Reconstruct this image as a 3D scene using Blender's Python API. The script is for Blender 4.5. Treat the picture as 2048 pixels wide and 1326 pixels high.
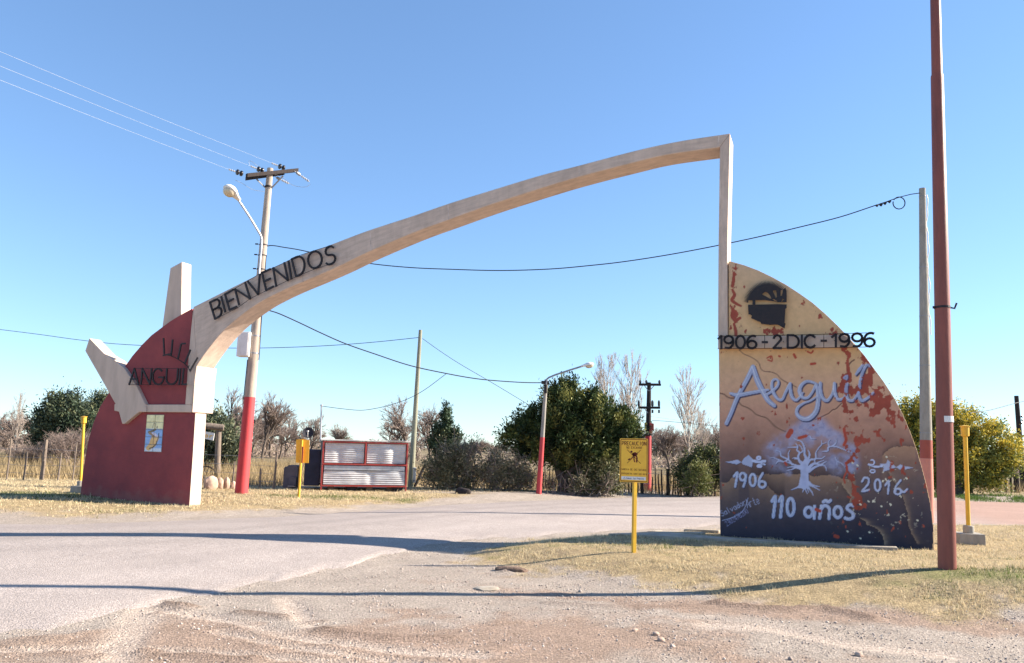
import bpy, bmesh, math, random
import numpy as np
from mathutils import Vector, Matrix, noise as mnoise
random.seed(7); rng = np.random.default_rng(7)
for o in list(bpy.data.objects): bpy.data.objects.remove(o)
sc = bpy.context.scene
COL = sc.collection
# ------------------------------------------------------------------ camera
FPX, CX, CY = 1560.0, 1024.0, 663.0
PIT, ROL = math.radians(8.57), math.radians(1.4)
CAM = np.array([0, 0, 1.6])
Fv = np.array([0, math.cos(PIT), math.sin(PIT)]); U0 = np.array([0, -math.sin(PIT), math.cos(PIT)]); X0 = np.array([1., 0, 0])
Rv = math.cos(ROL)*X0 + math.sin(ROL)*U0; Uv = -math.sin(ROL)*X0 + math.cos(ROL)*U0
cam = bpy.data.objects.new('camera', bpy.data.cameras.new('camera')); COL.objects.link(cam)
m = Matrix.Identity(4)
for i in range(3): m[i][0] = Rv[i]; m[i][1] = Uv[i]; m[i][2] = -Fv[i]; m[i][3] = CAM[i]
cam.matrix_world = m
cam.data.sensor_width = 36; cam.data.lens = FPX/2048*36; cam.data.clip_end = 3000; cam.data.clip_start = .05
sc.camera = cam
# ------------------------------------------------------------------ sky, sun, exposure
SUN_EL, SUN_S = math.radians(29), 0.12
sd = np.array([math.cos(SUN_EL), math.cos(SUN_EL)*SUN_S, 0]); sd = sd/np.linalg.norm(sd)*math.cos(SUN_EL); sd[2] = math.sin(SUN_EL)
w = bpy.data.worlds.new('World'); sc.world = w; w.use_nodes = True
nt = w.node_tree; nt.nodes.clear()
wo = nt.nodes.new('ShaderNodeOutputWorld'); bg = nt.nodes.new('ShaderNodeBackground'); sk = nt.nodes.new('ShaderNodeTexSky')
sk.sky_type = 'NISHITA'; sk.sun_disc = False; sk.sun_elevation = SUN_EL; sk.sun_rotation = math.atan2(sd[0], sd[1])
sk.air_density = 1.0; sk.dust_density = 0.0; sk.ozone_density = 3.0; sk.altitude = 150
bg.inputs['Strength'].default_value = 0.098
tint = nt.nodes.new('ShaderNodeMix'); tint.data_type = 'RGBA'; tint.blend_type = 'MULTIPLY'; tint.inputs[0].default_value = 1; tint.inputs[7].default_value = (.78, .955, 1.15, 1)
gm = nt.nodes.new('ShaderNodeGamma'); gm.inputs[1].default_value = .78; nt.links.new(sk.outputs[0], gm.inputs[0]); nt.links.new(gm.outputs[0], tint.inputs[6]); nt.links.new(tint.outputs[2], bg.inputs[0]); nt.links.new(bg.outputs[0], wo.inputs[0])
sun = bpy.data.objects.new('sun', bpy.data.lights.new('sun', 'SUN')); COL.objects.link(sun)
sun.data.energy = 5.0; sun.data.angle = math.radians(.55); sun.data.color = (1, .90, .76)
sun.rotation_euler = Vector(sd).to_track_quat('Z', 'Y').to_euler()
sc.view_settings.view_transform = 'Standard'; sc.view_settings.look = 'None'
sc.view_settings.exposure = 1.58; sc.view_settings.gamma = 1
# ------------------------------------------------------------------ measuring helpers
def ray(px, py): return Fv + Rv*(px-CX)/FPX - Uv*(py-CY)/FPX
def proj(P):
    d = np.asarray(P, float) - CAM; z = d@Fv
    return np.stack([CX+FPX*(d@Rv)/z, CY-FPX*(d@Uv)/z], -1)
def smooth(t): t = np.clip(t, 0, 1); return t*t*(3-2*t)
def hash2(ix, iy, s):
    n = (ix*374761393 + iy*668265263 + s*1274126177) & 0x7fffffff
    n = ((n ^ (n >> 13))*1274126177) & 0x7fffffff
    return ((n ^ (n >> 16)) & 0xffff)/65535.0
def vnoise(x, y, s=0):
    x = np.asarray(x, float); y = np.asarray(y, float)
    ix = np.floor(x).astype(np.int64); iy = np.floor(y).astype(np.int64); fx = smooth(x-ix); fy = smooth(y-iy)
    a = hash2(ix, iy, s); b = hash2(ix+1, iy, s); c = hash2(ix, iy+1, s); d = hash2(ix+1, iy+1, s)
    return (a*(1-fx)+b*fx)*(1-fy)+(c*(1-fx)+d*fx)*fy
def fbm(x, y, s=0, o=4):
    t = 0; a = .5
    for k in range(o): t = t+a*vnoise(np.asarray(x)*2**k+k*17.3, np.asarray(y)*2**k-k*9.1, s+k); a *= .5
    return t/(1-.5**o)
def polyd(P, poly, closed=False):                # distance of points to a polyline
    P = np.asarray(P, float); poly = np.asarray(poly, float); best = np.full(P.shape[:-1], 1e9)
    n = len(poly); 
    for i in range(n if closed else n-1):
        a = poly[i]; b = poly[(i+1) % n]; ab = b-a; L = max(ab@ab, 1e-12)
        t = np.clip(((P-a)@ab)/L, 0, 1); best = np.minimum(best, np.linalg.norm(P-(a+t[..., None]*ab), axis=-1))
    return best
def inpoly(P, poly):
    P = np.asarray(P, float); x = P[..., 0]; y = P[..., 1]; r = np.zeros(x.shape, bool); n = len(poly); j = n-1
    for i in range(n):
        xi, yi = poly[i]; xj, yj = poly[j]
        c = ((yi > y) != (yj > y)) & (x < (xj-xi)*(y-yi)/((yj-yi) or 1e-9)+xi); r ^= c; j = i
    return r
def catmull(p, n=8):
    p = np.asarray(p, float); q = np.vstack([2*p[0]-p[1], p, 2*p[-1]-p[-2]]); out = []
    for i in range(1, len(q)-2):
        for k in range(n):
            t = k/n
            out.append(.5*((2*q[i])+(-q[i-1]+q[i+1])*t+(2*q[i-1]-5*q[i]+4*q[i+1]-q[i+2])*t*t+(-q[i-1]+3*q[i]-3*q[i+1]+q[i+2])*t**3))
    out.append(p[-1]); return np.array(out)
# ------------------------------------------------------------------ terrain shape
ROAD_FAR = np.array([(-90, 9.0), (-40, 11.0), (-20, 13.2), (-9.4, 14.9), (-6.9, 16.2), (-4.7, 18.2), (-1.6, 22.5), (3.1, 27.3), (8.6, 30.8), (15, 31.3), (40, 30), (90, 27)])
ROAD_NEAR = np.array([(-90, -14), (-40, -4), (-12, 3.2), (-5.2, 5.7), (-3.9, 6.6), (-3.3, 8.2), (-2.7, 9.2), (-1.9, 11.2), (-1.2, 12.9), (0.3, 14.6), (3.4, 16.9), (6.5, 18.6), (12.8, 20.2), (40, 20), (90, 17)])
ISLAND = [(-1.0, 12.6), (0.3, 14.3), (3.3, 16.4), (6.5, 18.2), (12.8, 19.6), (40, 19), (40, 5), (12, 6.2), (7.5, 7.2), (4.6, 7.9), (2.6, 8.7), (0.8, 9.9), (-.4, 11.2)]
def hgt(x, y):
    x = np.asarray(x, float); y = np.asarray(y, float); P = np.stack([x, y], -1)
    d = polyd(P, ISLAND, True); ins = inpoly(P, ISLAND)
    h = np.where(ins, .19*smooth(d/1.7), 0)
    h = h + .13*np.exp(-(((x-5.9)/2.2)**2+((y-9.6)/1.3)**2))
    fy = np.interp(x, ROAD_FAR[:, 0], ROAD_FAR[:, 1]); beyond = y-fy
    h = h + .13*smooth(beyond/3.0) + .09*smooth(beyond/2.)*smooth((-8-x)/3)
    ny = np.interp(x, ROAD_NEAR[:, 0], ROAD_NEAR[:, 1]); mid = np.clip((y-ny)/np.maximum(fy-ny, .1), 0, 1)
    h = h + .07*np.sin(np.pi*mid)**.8
    h = h + .03*(fbm(x*.5, y*.5, 3)-.5) + np.where(beyond > 1, .05, .0)*(fbm(x*.3, y*.3, 9)-.5)
    h = h + smooth((y-60)/200)*2*(fbm(x*.006, y*.006, 21)-.5)
    return h
def gh(x, y): return float(hgt(np.array([x]), np.array([y]))[0])
def gpt(px, py):                                  # ground point seen at a spot of the photograph
    d = ray(px, py); h = .1
    for _ in range(12):
        t = (h-CAM[2])/d[2]; P = CAM+t*d; h = gh(P[0], P[1])
    return np.array([P[0], P[1], h])
def atd(px, py, Y):
    d = ray(px, py); return CAM+d*(Y/d[1])
# ------------------------------------------------------------------ mesh builder
class MB:
    def __init__(s): s.v = []; s.f = []; s.c = []
    def add(s, V, Fc, col=None):
        b = len(s.v); s.v += [tuple(map(float, p)) for p in V]; s.f += [tuple(b+i for i in f) for f in Fc]
        if col is not None: s.c += [col]*len(V)
    def tube(s, pts, r, n=8, cap=True, col=None):
        pts = [np.asarray(p, float) for p in pts]; k = len(pts); rr = r if hasattr(r, '__len__') else [r]*k
        V = []; up = None
        for i, p in enumerate(pts):
            t = pts[min(i+1, k-1)]-pts[max(i-1, 0)]; t = t/(np.linalg.norm(t)+1e-12)
            if up is None: up = np.array([0, 0, 1.]) if abs(t[2]) < .9 else np.array([1., 0, 0])
            a = np.cross(t, up); a /= np.linalg.norm(a)+1e-12; b = np.cross(a, t); up = b
            for j in range(n):
                q = 2*math.pi*j/n; V.append(p+rr[i]*(a*math.cos(q)+b*math.sin(q)))
        Fc = [(i*n+j, i*n+(j+1) % n, (i+1)*n+(j+1) % n, (i+1)*n+j) for i in range(k-1) for j in range(n)]
        if cap: Fc += [tuple(range(n))[::-1], tuple(range((k-1)*n, k*n))]
        s.add(V, Fc, col)
    def box(s, c, sz, ax=None, col=None):         # ax: 3 unit axes
        c = np.asarray(c, float); A = np.eye(3) if ax is None else np.asarray(ax, float); h = np.asarray(sz, float)/2
        V = [c+A[0]*i*h[0]+A[1]*j*h[1]+A[2]*k*h[2] for i in (-1, 1) for j in (-1, 1) for k in (-1, 1)]
        s.add(V, [(0, 1, 3, 2), (4, 6, 7, 5), (0, 4, 5, 1), (2, 3, 7, 6), (0, 2, 6, 4), (1, 5, 7, 3)], col)
    def bar(s, a, b, wd, th, nrm, col=None):      # flat bar from a to b, width in plane, thickness along nrm
        a = np.asarray(a, float); b = np.asarray(b, float); t = b-a; L = np.linalg.norm(t); t /= L; n = np.asarray(nrm, float)
        q = np.cross(t, n); q /= np.linalg.norm(q); s.box((a+b)/2, (L, wd, th), (t, q, n), col)
    def slab(s, front, back): 
        n = len(front); s.add(list(front)+list(back), [tuple(range(n)), tuple(range(n, 2*n))[::-1]]+[(i, n+i, n+(i+1) % n, (i+1) % n) for i in range(n)])
def setp(o, label=None, cat=None, group=None, kind=None):
    if label: o['label'] = label
    if cat: o['category'] = cat
    if group: o['group'] = group
    if kind: o['kind'] = kind
    return o
def mkobj(name, mesh, parent=None, mat=None, smooth_=False):
    o = bpy.data.objects.new(name, mesh); COL.objects.link(o)
    if mat is not None and not mesh.materials: mesh.materials.append(mat)
    if parent is not None: o.parent = parent
    if smooth_: mesh.polygons.foreach_set('use_smooth', [True]*len(mesh.polygons))
    return o
def rootof(o):
    while o.parent is not None: o = o.parent
    return o
def build(name, mb, mat, parent=None, smooth_=False, bevel=0, seg=2):
    off = np.array(rootof(parent).location) if parent is not None else np.zeros(3)
    me = bpy.data.meshes.new(name); me.from_pydata([tuple(np.array(v)-off) for v in mb.v], [], mb.f)
    if mb.c and len(mb.c) == len(mb.v):
        a = me.color_attributes.new('Col', 'FLOAT_COLOR', 'POINT'); a.data.foreach_set('color', np.array([tuple(c)+(1,) if len(c) == 3 else c for c in mb.c], 'f').ravel())
    bm = bmesh.new(); bm.from_mesh(me); bmesh.ops.recalc_face_normals(bm, faces=bm.faces); bm.to_mesh(me); bm.free()
    if smooth_:
        me.polygons.foreach_set('use_smooth', [True]*len(me.polygons)); me.set_sharp_from_angle(angle=math.radians(40))
    o = mkobj(name, me, parent, mat)
    if bevel:
        b = o.modifiers.new('bevel', 'BEVEL'); b.width = bevel; b.segments = seg; b.limit_method = 'ANGLE'; b.angle_limit = math.radians(35)
    return o
def fastmesh(name, V, Fc, mat, col=None, parent=None, smooth_=False):   # numpy arrays; Fc (n,3) or (n,4)
    me = bpy.data.meshes.new(name); V = np.asarray(V, 'f'); Fc = np.asarray(Fc, np.int32)
    if parent is not None: V = V-np.array(rootof(parent).location, 'f')
    me.vertices.add(len(V)); me.vertices.foreach_set('co', V.ravel()); k = Fc.shape[1]
    me.loops.add(Fc.size); me.loops.foreach_set('vertex_index', Fc.ravel())
    me.polygons.add(len(Fc)); me.polygons.foreach_set('loop_start', np.arange(0, Fc.size, k, dtype=np.int32)); me.polygons.foreach_set('loop_total', np.full(len(Fc), k, np.int32))
    me.update(calc_edges=True)
    if col is not None:
        a = me.color_attributes.new('Col', 'FLOAT_COLOR', 'POINT'); c = np.ones((len(V), 4), 'f'); c[:, :col.shape[1]] = col; a.data.foreach_set('color', c.ravel())
    if smooth_: me.polygons.foreach_set('use_smooth', [True]*len(me.polygons))
    return mkobj(name, me, parent, mat)
def thing(name, loc, label, cat, group=None):
    o = bpy.data.objects.new(name, None); COL.objects.link(o); o.location = tuple(map(float, loc)); o.empty_display_size = .2
    return setp(o, label, cat, group)
# ------------------------------------------------------------------ materials
def lin(r, g, b):
    return tuple(((c/255)/12.92 if c/255 <= .04045 else ((c/255+.055)/1.055)**2.4) for c in (r, g, b))
def mat(name, col=(.5, .5, .5), col2=None, rough=.8, scale=4, bump=.0, bscale=30, metal=0, attr=False, var=.25, stretch=(1, 1, 1), spec=.3, detail=6, extra=None, lo=.35, hi=.65):
    mt = bpy.data.materials.new(name); mt.use_nodes = True; t = mt.node_tree; N = t.nodes; L = t.links
    b = N['Principled BSDF']; b.inputs['Roughness'].default_value = rough; b.inputs['Metallic'].default_value = metal; b.inputs['Specular IOR Level'].default_value = spec
    tc = N.new('ShaderNodeTexCoord'); mp = N.new('ShaderNodeMapping'); mp.inputs['Scale'].default_value = stretch; L.new(tc.outputs['Object'], mp.inputs[0])
    nz = N.new('ShaderNodeTexNoise'); nz.inputs['Scale'].default_value = scale; nz.inputs['Detail'].default_value = detail; nz.inputs['Roughness'].default_value = .65; L.new(mp.outputs[0], nz.inputs[0])
    mr = N.new('ShaderNodeMapRange'); mr.inputs[1].default_value = lo; mr.inputs[2].default_value = hi; L.new(nz.outputs[0], mr.inputs[0])
    mx = N.new('ShaderNodeMix'); mx.data_type = 'RGBA'; L.new(mr.outputs[0], mx.inputs[0])
    c2 = col2 or tuple(c*(1-var) for c in col)
    if attr:
        at = N.new('ShaderNodeVertexColor'); at.layer_name = 'Col'
        mu = N.new('ShaderNodeMix'); mu.data_type = 'RGBA'; mu.blend_type = 'MULTIPLY'; mu.inputs[0].default_value = 1; mx.inputs[6].default_value = (1, 1, 1, 1); mx.inputs[7].default_value = (1-var,)*3+(1,)
        L.new(at.outputs[0], mu.inputs[6]); L.new(mx.outputs[2], mu.inputs[7]); out = mu.outputs[2]
    else:
        mx.inputs[6].default_value = col+(1,); mx.inputs[7].default_value = c2+(1,); out = mx.outputs[2]
    L.new(out, b.inputs['Base Color'])
    if bump:
        n2 = N.new('ShaderNodeTexNoise'); n2.inputs['Scale'].default_value = bscale; n2.inputs['Detail'].default_value = 5; L.new(mp.outputs[0], n2.inputs[0])
        bp = N.new('ShaderNodeBump'); bp.inputs['Strength'].default_value = bump; bp.inputs['Distance'].default_value = .02; L.new(n2.outputs[0], bp.inputs['Height']); L.new(bp.outputs[0], b.inputs['Normal'])
    return mt
def leafmat(name, transl=.25, rough=.6):
    mt = bpy.data.materials.new(name); mt.use_nodes = True; t = mt.node_tree; N = t.nodes; L = t.links; b = N['Principled BSDF']
    at = N.new('ShaderNodeVertexColor'); at.layer_name = 'Col'; L.new(at.outputs[0], b.inputs['Base Color']); b.inputs['Roughness'].default_value = rough; b.inputs['Specular IOR Level'].default_value = .2
    tr = N.new('ShaderNodeBsdfTranslucent'); L.new(at.outputs[0], tr.inputs[0]); ms = N.new('ShaderNodeMixShader'); ms.inputs[0].default_value = transl
    L.new(b.outputs[0], ms.inputs[1]); L.new(tr.outputs[0], ms.inputs[2]); L.new(ms.outputs[0], N['Material Output'].inputs[0]); return mt
M = {}
def concrete(name, c1, c2, planks=0.5):
    mt = mat(name, c1, c2, rough=.88, scale=1.5, bump=.35, bscale=30, stretch=(3.2, 3.2, .8), detail=9, lo=.38, hi=.70); t = mt.node_tree; N = t.nodes; L = t.links
    b = N['Principled BSDF']; tc = N.new('ShaderNodeTexCoord'); at = N.new('ShaderNodeUVMap')
    # board marks follow the casting: narrow streaks along the length (u) of the member
    mp = N.new('ShaderNodeMapping'); mp.inputs['Scale'].default_value = (2.2, 9, 1); L.new(at.outputs[0], mp.inputs[0])
    nz = N.new('ShaderNodeTexNoise'); nz.inputs['Scale'].default_value = 1.0; nz.inputs['Detail'].default_value = 5; nz.inputs['Roughness'].default_value = .7; L.new(mp.outputs[0], nz.inputs[0])
    mr = N.new('ShaderNodeMapRange'); mr.inputs[1].default_value = .40; mr.inputs[2].default_value = .62; mr.inputs[3].default_value = 1-.35*planks; mr.inputs[4].default_value = 1.0; L.new(nz.outputs[0], mr.inputs[0])
    mp2 = N.new('ShaderNodeMapping'); mp2.inputs['Scale'].default_value = (.0, 7, 1); L.new(at.outputs[0], mp2.inputs[0])
    wv = N.new('ShaderNodeTexWave'); wv.wave_type = 'BANDS'; wv.bands_direction = 'Y'; wv.wave_profile = 'SAW'; wv.inputs['Scale'].default_value = .32; wv.inputs['Distortion'].default_value = .4; wv.inputs['Detail'].default_value = 1; L.new(mp2.outputs[0], wv.inputs[0])
    m2 = N.new('ShaderNodeMapRange'); m2.inputs[1].default_value = .9; m2.inputs[2].default_value = 1.0; m2.inputs[3].default_value = 1; m2.inputs[4].default_value = 1-.3*planks; L.new(wv.outputs['Fac'], m2.inputs[0])
    mm = N.new('ShaderNodeMath'); mm.operation = 'MULTIPLY'; L.new(mr.outputs[0], mm.inputs[0]); L.new(m2.outputs[0], mm.inputs[1])
    src = b.inputs['Base Color'].links[0].from_socket
    mu = N.new('ShaderNodeMix'); mu.data_type = 'RGBA'; mu.blend_type = 'MULTIPLY'; mu.inputs[0].default_value = 1; L.new(src, mu.inputs[6]); L.new(mm.outputs[0], mu.inputs[7]); L.new(mu.outputs[2], b.inputs['Base Color'])
    return mt
M['arch'] = concrete('cream painted concrete', (.66, .50, .40), (.53, .40, .32), .45)
M['jointmortar'] = mat('stained mortar joint', (.40, .30, .25), (.68, .55, .47), rough=.95, scale=6)
M['redwall'] = mat('red painted plaster', (.31, .060, .060), (.22, .045, .050), rough=.75, scale=1.3, bump=.2, bscale=22, detail=9)
def splash(mt, z0, z1, colr, amt):                # dust splashed up from the ground, in uneven patches
    t = mt.node_tree; N = t.nodes; L = t.links; b = N['Principled BSDF']; src = b.inputs['Base Color'].links[0].from_socket
    tc = N.new('ShaderNodeTexCoord'); sx = N.new('ShaderNodeSeparateXYZ'); L.new(tc.outputs['Object'], sx.inputs[0]); mr = N.new('ShaderNodeMapRange'); mr.inputs[1].default_value = z0; mr.inputs[2].default_value = z1; mr.inputs[3].default_value = .75; mr.inputs[4].default_value = 0; L.new(sx.outputs[2], mr.inputs[0])
    nz = N.new('ShaderNodeTexNoise'); nz.inputs['Scale'].default_value = 5; nz.inputs['Detail'].default_value = 8; L.new(tc.outputs['Object'], nz.inputs[0]); ad = N.new('ShaderNodeMath'); ad.operation = 'ADD'; L.new(mr.outputs[0], ad.inputs[0]); L.new(nz.outputs[0], ad.inputs[1])
    m2 = N.new('ShaderNodeMapRange'); m2.inputs[1].default_value = .72; m2.inputs[2].default_value = 1.25; m2.inputs[4].default_value = amt; L.new(ad.outputs[0], m2.inputs[0]); mx = N.new('ShaderNodeMix'); mx.data_type = 'RGBA'; L.new(m2.outputs[0], mx.inputs[0]); L.new(src, mx.inputs[6]); mx.inputs[7].default_value = colr+(1,); L.new(mx.outputs[2], b.inputs['Base Color'])
splash(M['redwall'], 0, .5, (.33, .20, .15), .35); splash(M['arch'], 0, .4, (.42, .32, .24), .5)
M['wallcore'] = mat('sand painted plaster', (.62, .42, .24), (.5, .32, .2), rough=.85, scale=5)
M['mural'] = mat('mural paint', attr=True, rough=.7, scale=9, var=.14, bump=.12, bscale=40)
M['iron'] = mat('black painted iron', (.016, .014, .018), (.03, .02, .02), rough=.55, scale=20)
M['paint'] = mat('flat painted print', attr=True, rough=.5, scale=30, var=.08)
M['redpole'] = mat('oxide red painted steel', (.26, .078, .056), (.19, .06, .045), rough=.5, scale=3, stretch=(3, 3, .5), bump=.1)
M['greypole'] = mat('grey cast concrete', (.34, .31, .27), (.25, .23, .20), rough=.9, scale=4, bump=.3, stretch=(2, 2, .6))
M['beigepole'] = mat('weathered concrete pole', (.44, .36, .29), (.30, .25, .21), rough=.9, scale=3, bump=.3, stretch=(3, 3, .5))
M['polered'] = mat('red painted concrete', (.52, .055, .06), (.40, .05, .055), rough=.6, scale=3, bump=.1)
M['polerust'] = mat('brick red paint', (.36, .085, .055), (.30, .07, .05), rough=.6, scale=3)
M['polesalmon'] = mat('salmon paint', (.62, .24, .17), (.52, .2, .15), rough=.6, scale=3)
M['yellow'] = mat('yellow enamel', (.70, .42, .03), (.58, .33, .03), rough=.45, scale=8, spec=.4)
M['signyellow'] = mat('sign yellow paint', (.92, .52, .05), (.84, .45, .045), rough=.5, scale=12, spec=.4)
M['wood'] = mat('weathered grey wood', (.24, .19, .15), (.13, .10, .08), rough=.9, scale=5, stretch=(4, 4, .4), bump=.5)
M['woodgreen'] = mat('pale lichened wood', (.30, .30, .22), (.20, .19, .14), rough=.9, scale=5, stretch=(4, 4, .4), bump=.5)
M['darkwood'] = mat('dark tarred wood', (.042, .031, .028), (.026, .02, .02), rough=.9, scale=5, stretch=(4, 4, .4), bump=.5)
M['galv'] = mat('galvanised steel', (.55, .56, .58), (.38, .38, .40), rough=.42, scale=3, metal=.55, bump=.1, bscale=8)
M['steel'] = mat('grey steel', (.32, .33, .35), (.22, .22, .24), rough=.5, scale=6, metal=.5)
M['redsteel'] = mat('red enamelled steel', (.42, .060, .055), (.30, .06, .05), rough=.5, scale=6)
M['white'] = mat('white enamel', (.78, .76, .72), (.66, .63, .6), rough=.5, scale=6)
M['dark'] = mat('dark rubber and shade cloth', (.02, .02, .028), (.035, .035, .045), rough=.8, scale=6)
M['glass'] = mat('lamp glass', (.62, .52, .36), (.5, .42, .3), rough=.25, scale=12, spec=.6)
M['porcelain'] = mat('brown porcelain', (.02, .016, .02), rough=.3, spec=.6)
M['wireblack'] = mat('black cable sheath', (.02, .02, .024), rough=.7)
M['wirepale'] = mat('bright aluminium conductor', (.55, .57, .6), rough=.4, metal=.3)
M['slab'] = mat('pale concrete kerb', (.40, .35, .29), (.26, .22, .17), rough=.9, scale=3, bump=.5)
M['stone'] = mat('pale quartz boulder', (.52, .38, .29), (.33, .22, .17), rough=.9, scale=3, bump=.6, bscale=12)
M['pebble'] = mat('gravel stones', attr=True, rough=.9, scale=30, var=.2)
M['bark'] = mat('grey brown bark', (.15, .115, .09), (.08, .06, .05), rough=.95, scale=8, stretch=(4, 4, .6), bump=.6)
M['twig'] = mat('bare grey twigs', (.30, .235, .20), (.20, .15, .13), rough=.95, scale=6)
M['paletwig'] = mat('pale poplar bark', (.46, .39, .33), (.33, .27, .23), rough=.95, scale=6)
M['leaf'] = leafmat('leaves', .22); M['needle'] = leafmat('dark needles', .12); M['straw'] = leafmat('grass blades', .3, .7)
# ------------------------------------------------------------------ ground
def axis(segs):
    o = [segs[0][0]]
    for a, b, st in segs:
        n = max(1, int(round((b-a)/st))); o += list(np.linspace(a, b, n+1)[1:])
    return np.array(o)
gx = axis([(-900, -200, 70), (-200, -60, 10), (-60, -22, 1.5), (-22, -9, .22), (-9, 9, .075), (9, 22, .22), (22, 60, 1.5), (60, 200, 10), (200, 900, 70)])
gy = axis([(-60, -6, 6), (-6, 3.5, .6), (3.5, 5.5, .12), (5.5, 13, .06), (13, 22, .11), (22, 40, .3), (40, 90, 2), (90, 300, 12), (300, 1500, 100)])
GX, GY = np.meshgrid(gx, gy); xs = GX.ravel(); ys = GY.ravel()
def zones(x, y):
    P = np.stack([x, y], -1); n1 = fbm(x*1.1, y*1.1, 5)-.5; n2 = fbm(x*4.5, y*4.5, 6)-.5
    d = polyd(P, ISLAND, True); ins = inpoly(P, ISLAND); sdI = np.where(ins, d, -d)
    g = smooth((sdI + 1.5*n1 + 1.0*n2 - .10)/.7)
    fy = np.interp(x, ROAD_FAR[:, 0], ROAD_FAR[:, 1]); be = y-fy
    gv = smooth((be+1.5*n1+1.2*n2-(.9+1.9*smooth((x+3.5)/5)))/1.0); 
    # bare trodden strip between verge and fence line
    strip = smooth(1-np.abs(y-(26.3+.0*x)+.1*x+2*n1)/1.3)*(x > -9)
    gv = gv*(1-.8*strip)
    grass = np.maximum(g, gv)
    green = np.zeros_like(x)
    for cx_, cy_, rx, ry, a in [(5.9, 9.3, 1.3, .5, 1.), (6.3, 7.9, 1.4, .35, .8), (7.2, 8.1, .8, .5, .8), (2.2, 12.2, 2.4, .7, .45), (0.5, 12.6, 1.2, .5, .3), (-12, 19.5, 3.4, 1.1, .9), (-10, 18.2, 2.2, .7, .5), (-4.8, 22.6, 2.6, .9, .75), (-3, 23.6, 1.5, .6, .5), (17, 33, 14, 2.2, 1.0), (-8.2, 17.2, 1.2, .5, .4), (0, 28.5, 5, 1, .6), (5.5, 11.6, 3, .4, .3)]:
        green = np.maximum(green, a*np.exp(-((x-cx_)/rx)**2-((y-cy_)/ry)**2))
    green = smooth((green + .9*n2 + .5*n1 - .22)/.5)
    # dug-over reddish soil in the foreground and along the bank
    red = np.exp(-((x+1.2)/2.7)**2-((y-6.2)/1.35)**2)*1.1 + np.exp(-((x-3.7)/3.6)**2-((y-(8.35-.28*(x-3)))/.42)**2)*1.0 + .75*np.exp(-((x-.9)/1.2)**2-((y-7.2)/.6)**2)
    red = smooth((red*1.15 + 1.1*n1 + .9*n2 - .27)/.5)
    return grass, green, red
Z = hgt(xs, ys)
zg, zn, zr = zones(xs, ys)
near = (np.abs(xs) < 9) & (ys > 3) & (ys < 16)
rut = np.zeros_like(Z)
def track(pts, wd, dep):                          # a wheel rut pressed into the loose soil
    global rut
    idx = np.where(near)[0]; P = np.stack([xs[idx], ys[idx]], -1); d = polyd(P, catmull(pts, 6))
    rut[idx] += -dep*np.exp(-(d/wd)**4) + dep*.8*np.exp(-((d-wd*1.35)/(.35*wd))**2)
def g0(L):                                        # photo points on the level foreground -> ground plan
    o = []
    for px_, py_ in L:
        d = ray(px_, py_); t = -CAM[2]/d[2]; o.append((CAM+t*d)[:2])
    return o
TRACKS = [(g0([(305, 1212), (270, 1250), (235, 1300), (200, 1360)]), .16, .008), (g0([(330, 1222), (420, 1234), (500, 1252), (600, 1276), (700, 1290), (830, 1304), (960, 1312)]), .10, .014), (g0([(575, 1200), (600, 1228), (625, 1250)]), .12, .012), (g0([(0, 1300), (120, 1297), (220, 1293)]), .07, .018), (g0([(300, 1300), (420, 1306), (560, 1316), (700, 1330)]), .08, .022), (g0([(440, 1262), (560, 1290), (700, 1312), (860, 1330)]), .07, .02), (g0([(1420, 1252), (1560, 1262), (1700, 1290), (1900, 1310)]), .14, .01)]
for a in TRACKS: track(*a)
ridge = np.zeros_like(Z); _i = np.where(near)[0]; _P = np.stack([xs[_i], ys[_i]], -1)
for L, w_, h_ in [([(330, 1214), (360, 1218), (385, 1217)], .07, .05), ([(478, 1228), (530, 1232), (570, 1237)], .06, .05), ([(306, 1230), (314, 1229)], .04, .04), ([(185, 1317), (195, 1315)], .05, .04), ([(610, 1245), (650, 1244)], .04, .03), ([(650, 1262), (760, 1275), (900, 1278)], .09, .03), ([(440, 1246), (520, 1262), (590, 1270)], .04, .022), ([(285, 1306), (420, 1318), (520, 1322)], .05, .025), ([(1010, 1143), (1035, 1142)], .10, .05), ([(1430, 1210), (1540, 1222), (1640, 1222), (1740, 1240)], .09, .04), ([(1100, 1208), (1250, 1216), (1400, 1216)], .10, .02)]:
    ridge[_i] = np.maximum(ridge[_i], h_*np.exp(-(polyd(_P, catmull(g0(L), 5))/w_)**2)*(.35+1.3*fbm(_P[:, 0]*9, _P[:, 1]*14, 44, 3)))
Z = Z + ridge
Z = Z + rut*(1-zg)
_fy = np.interp(xs, ROAD_FAR[:, 0], ROAD_FAR[:, 1]); _ny = np.interp(xs, ROAD_NEAR[:, 0], ROAD_NEAR[:, 1])
rough_ = np.where(near & ((ys-_ny) < 1.2), (1-zg)*(.014*(fbm(xs*5, ys*5, 31)-.5) + .010*zr*(fbm(xs*11, ys*11, 33)-.5)) + zg*.035*(fbm(xs*3, ys*3, 35)-.5), 0)
clod = np.where(near & (zr > .4) & (zg < .5), .02*np.clip(fbm(xs*2.2, ys*4.5, 41, 3)-.66, 0, 1)*6, 0)
Z = Z + rough_ + clod
_fy = np.interp(xs, ROAD_FAR[:, 0], ROAD_FAR[:, 1]); _ny = np.interp(xs, ROAD_NEAR[:, 0], ROAD_NEAR[:, 1])
Z = Z - .06*smooth((np.minimum(_fy-ys, ys-_ny)-.55)/.4)     # the road bed
nx_, ny_ = len(gx), len(gy); I = np.arange(nx_*ny_).reshape(ny_, nx_)
quads = np.stack([I[:-1, :-1], I[:-1, 1:], I[1:, 1:], I[1:, :-1]], -1).reshape(-1, 4)
pale = np.zeros_like(Z)
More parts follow.
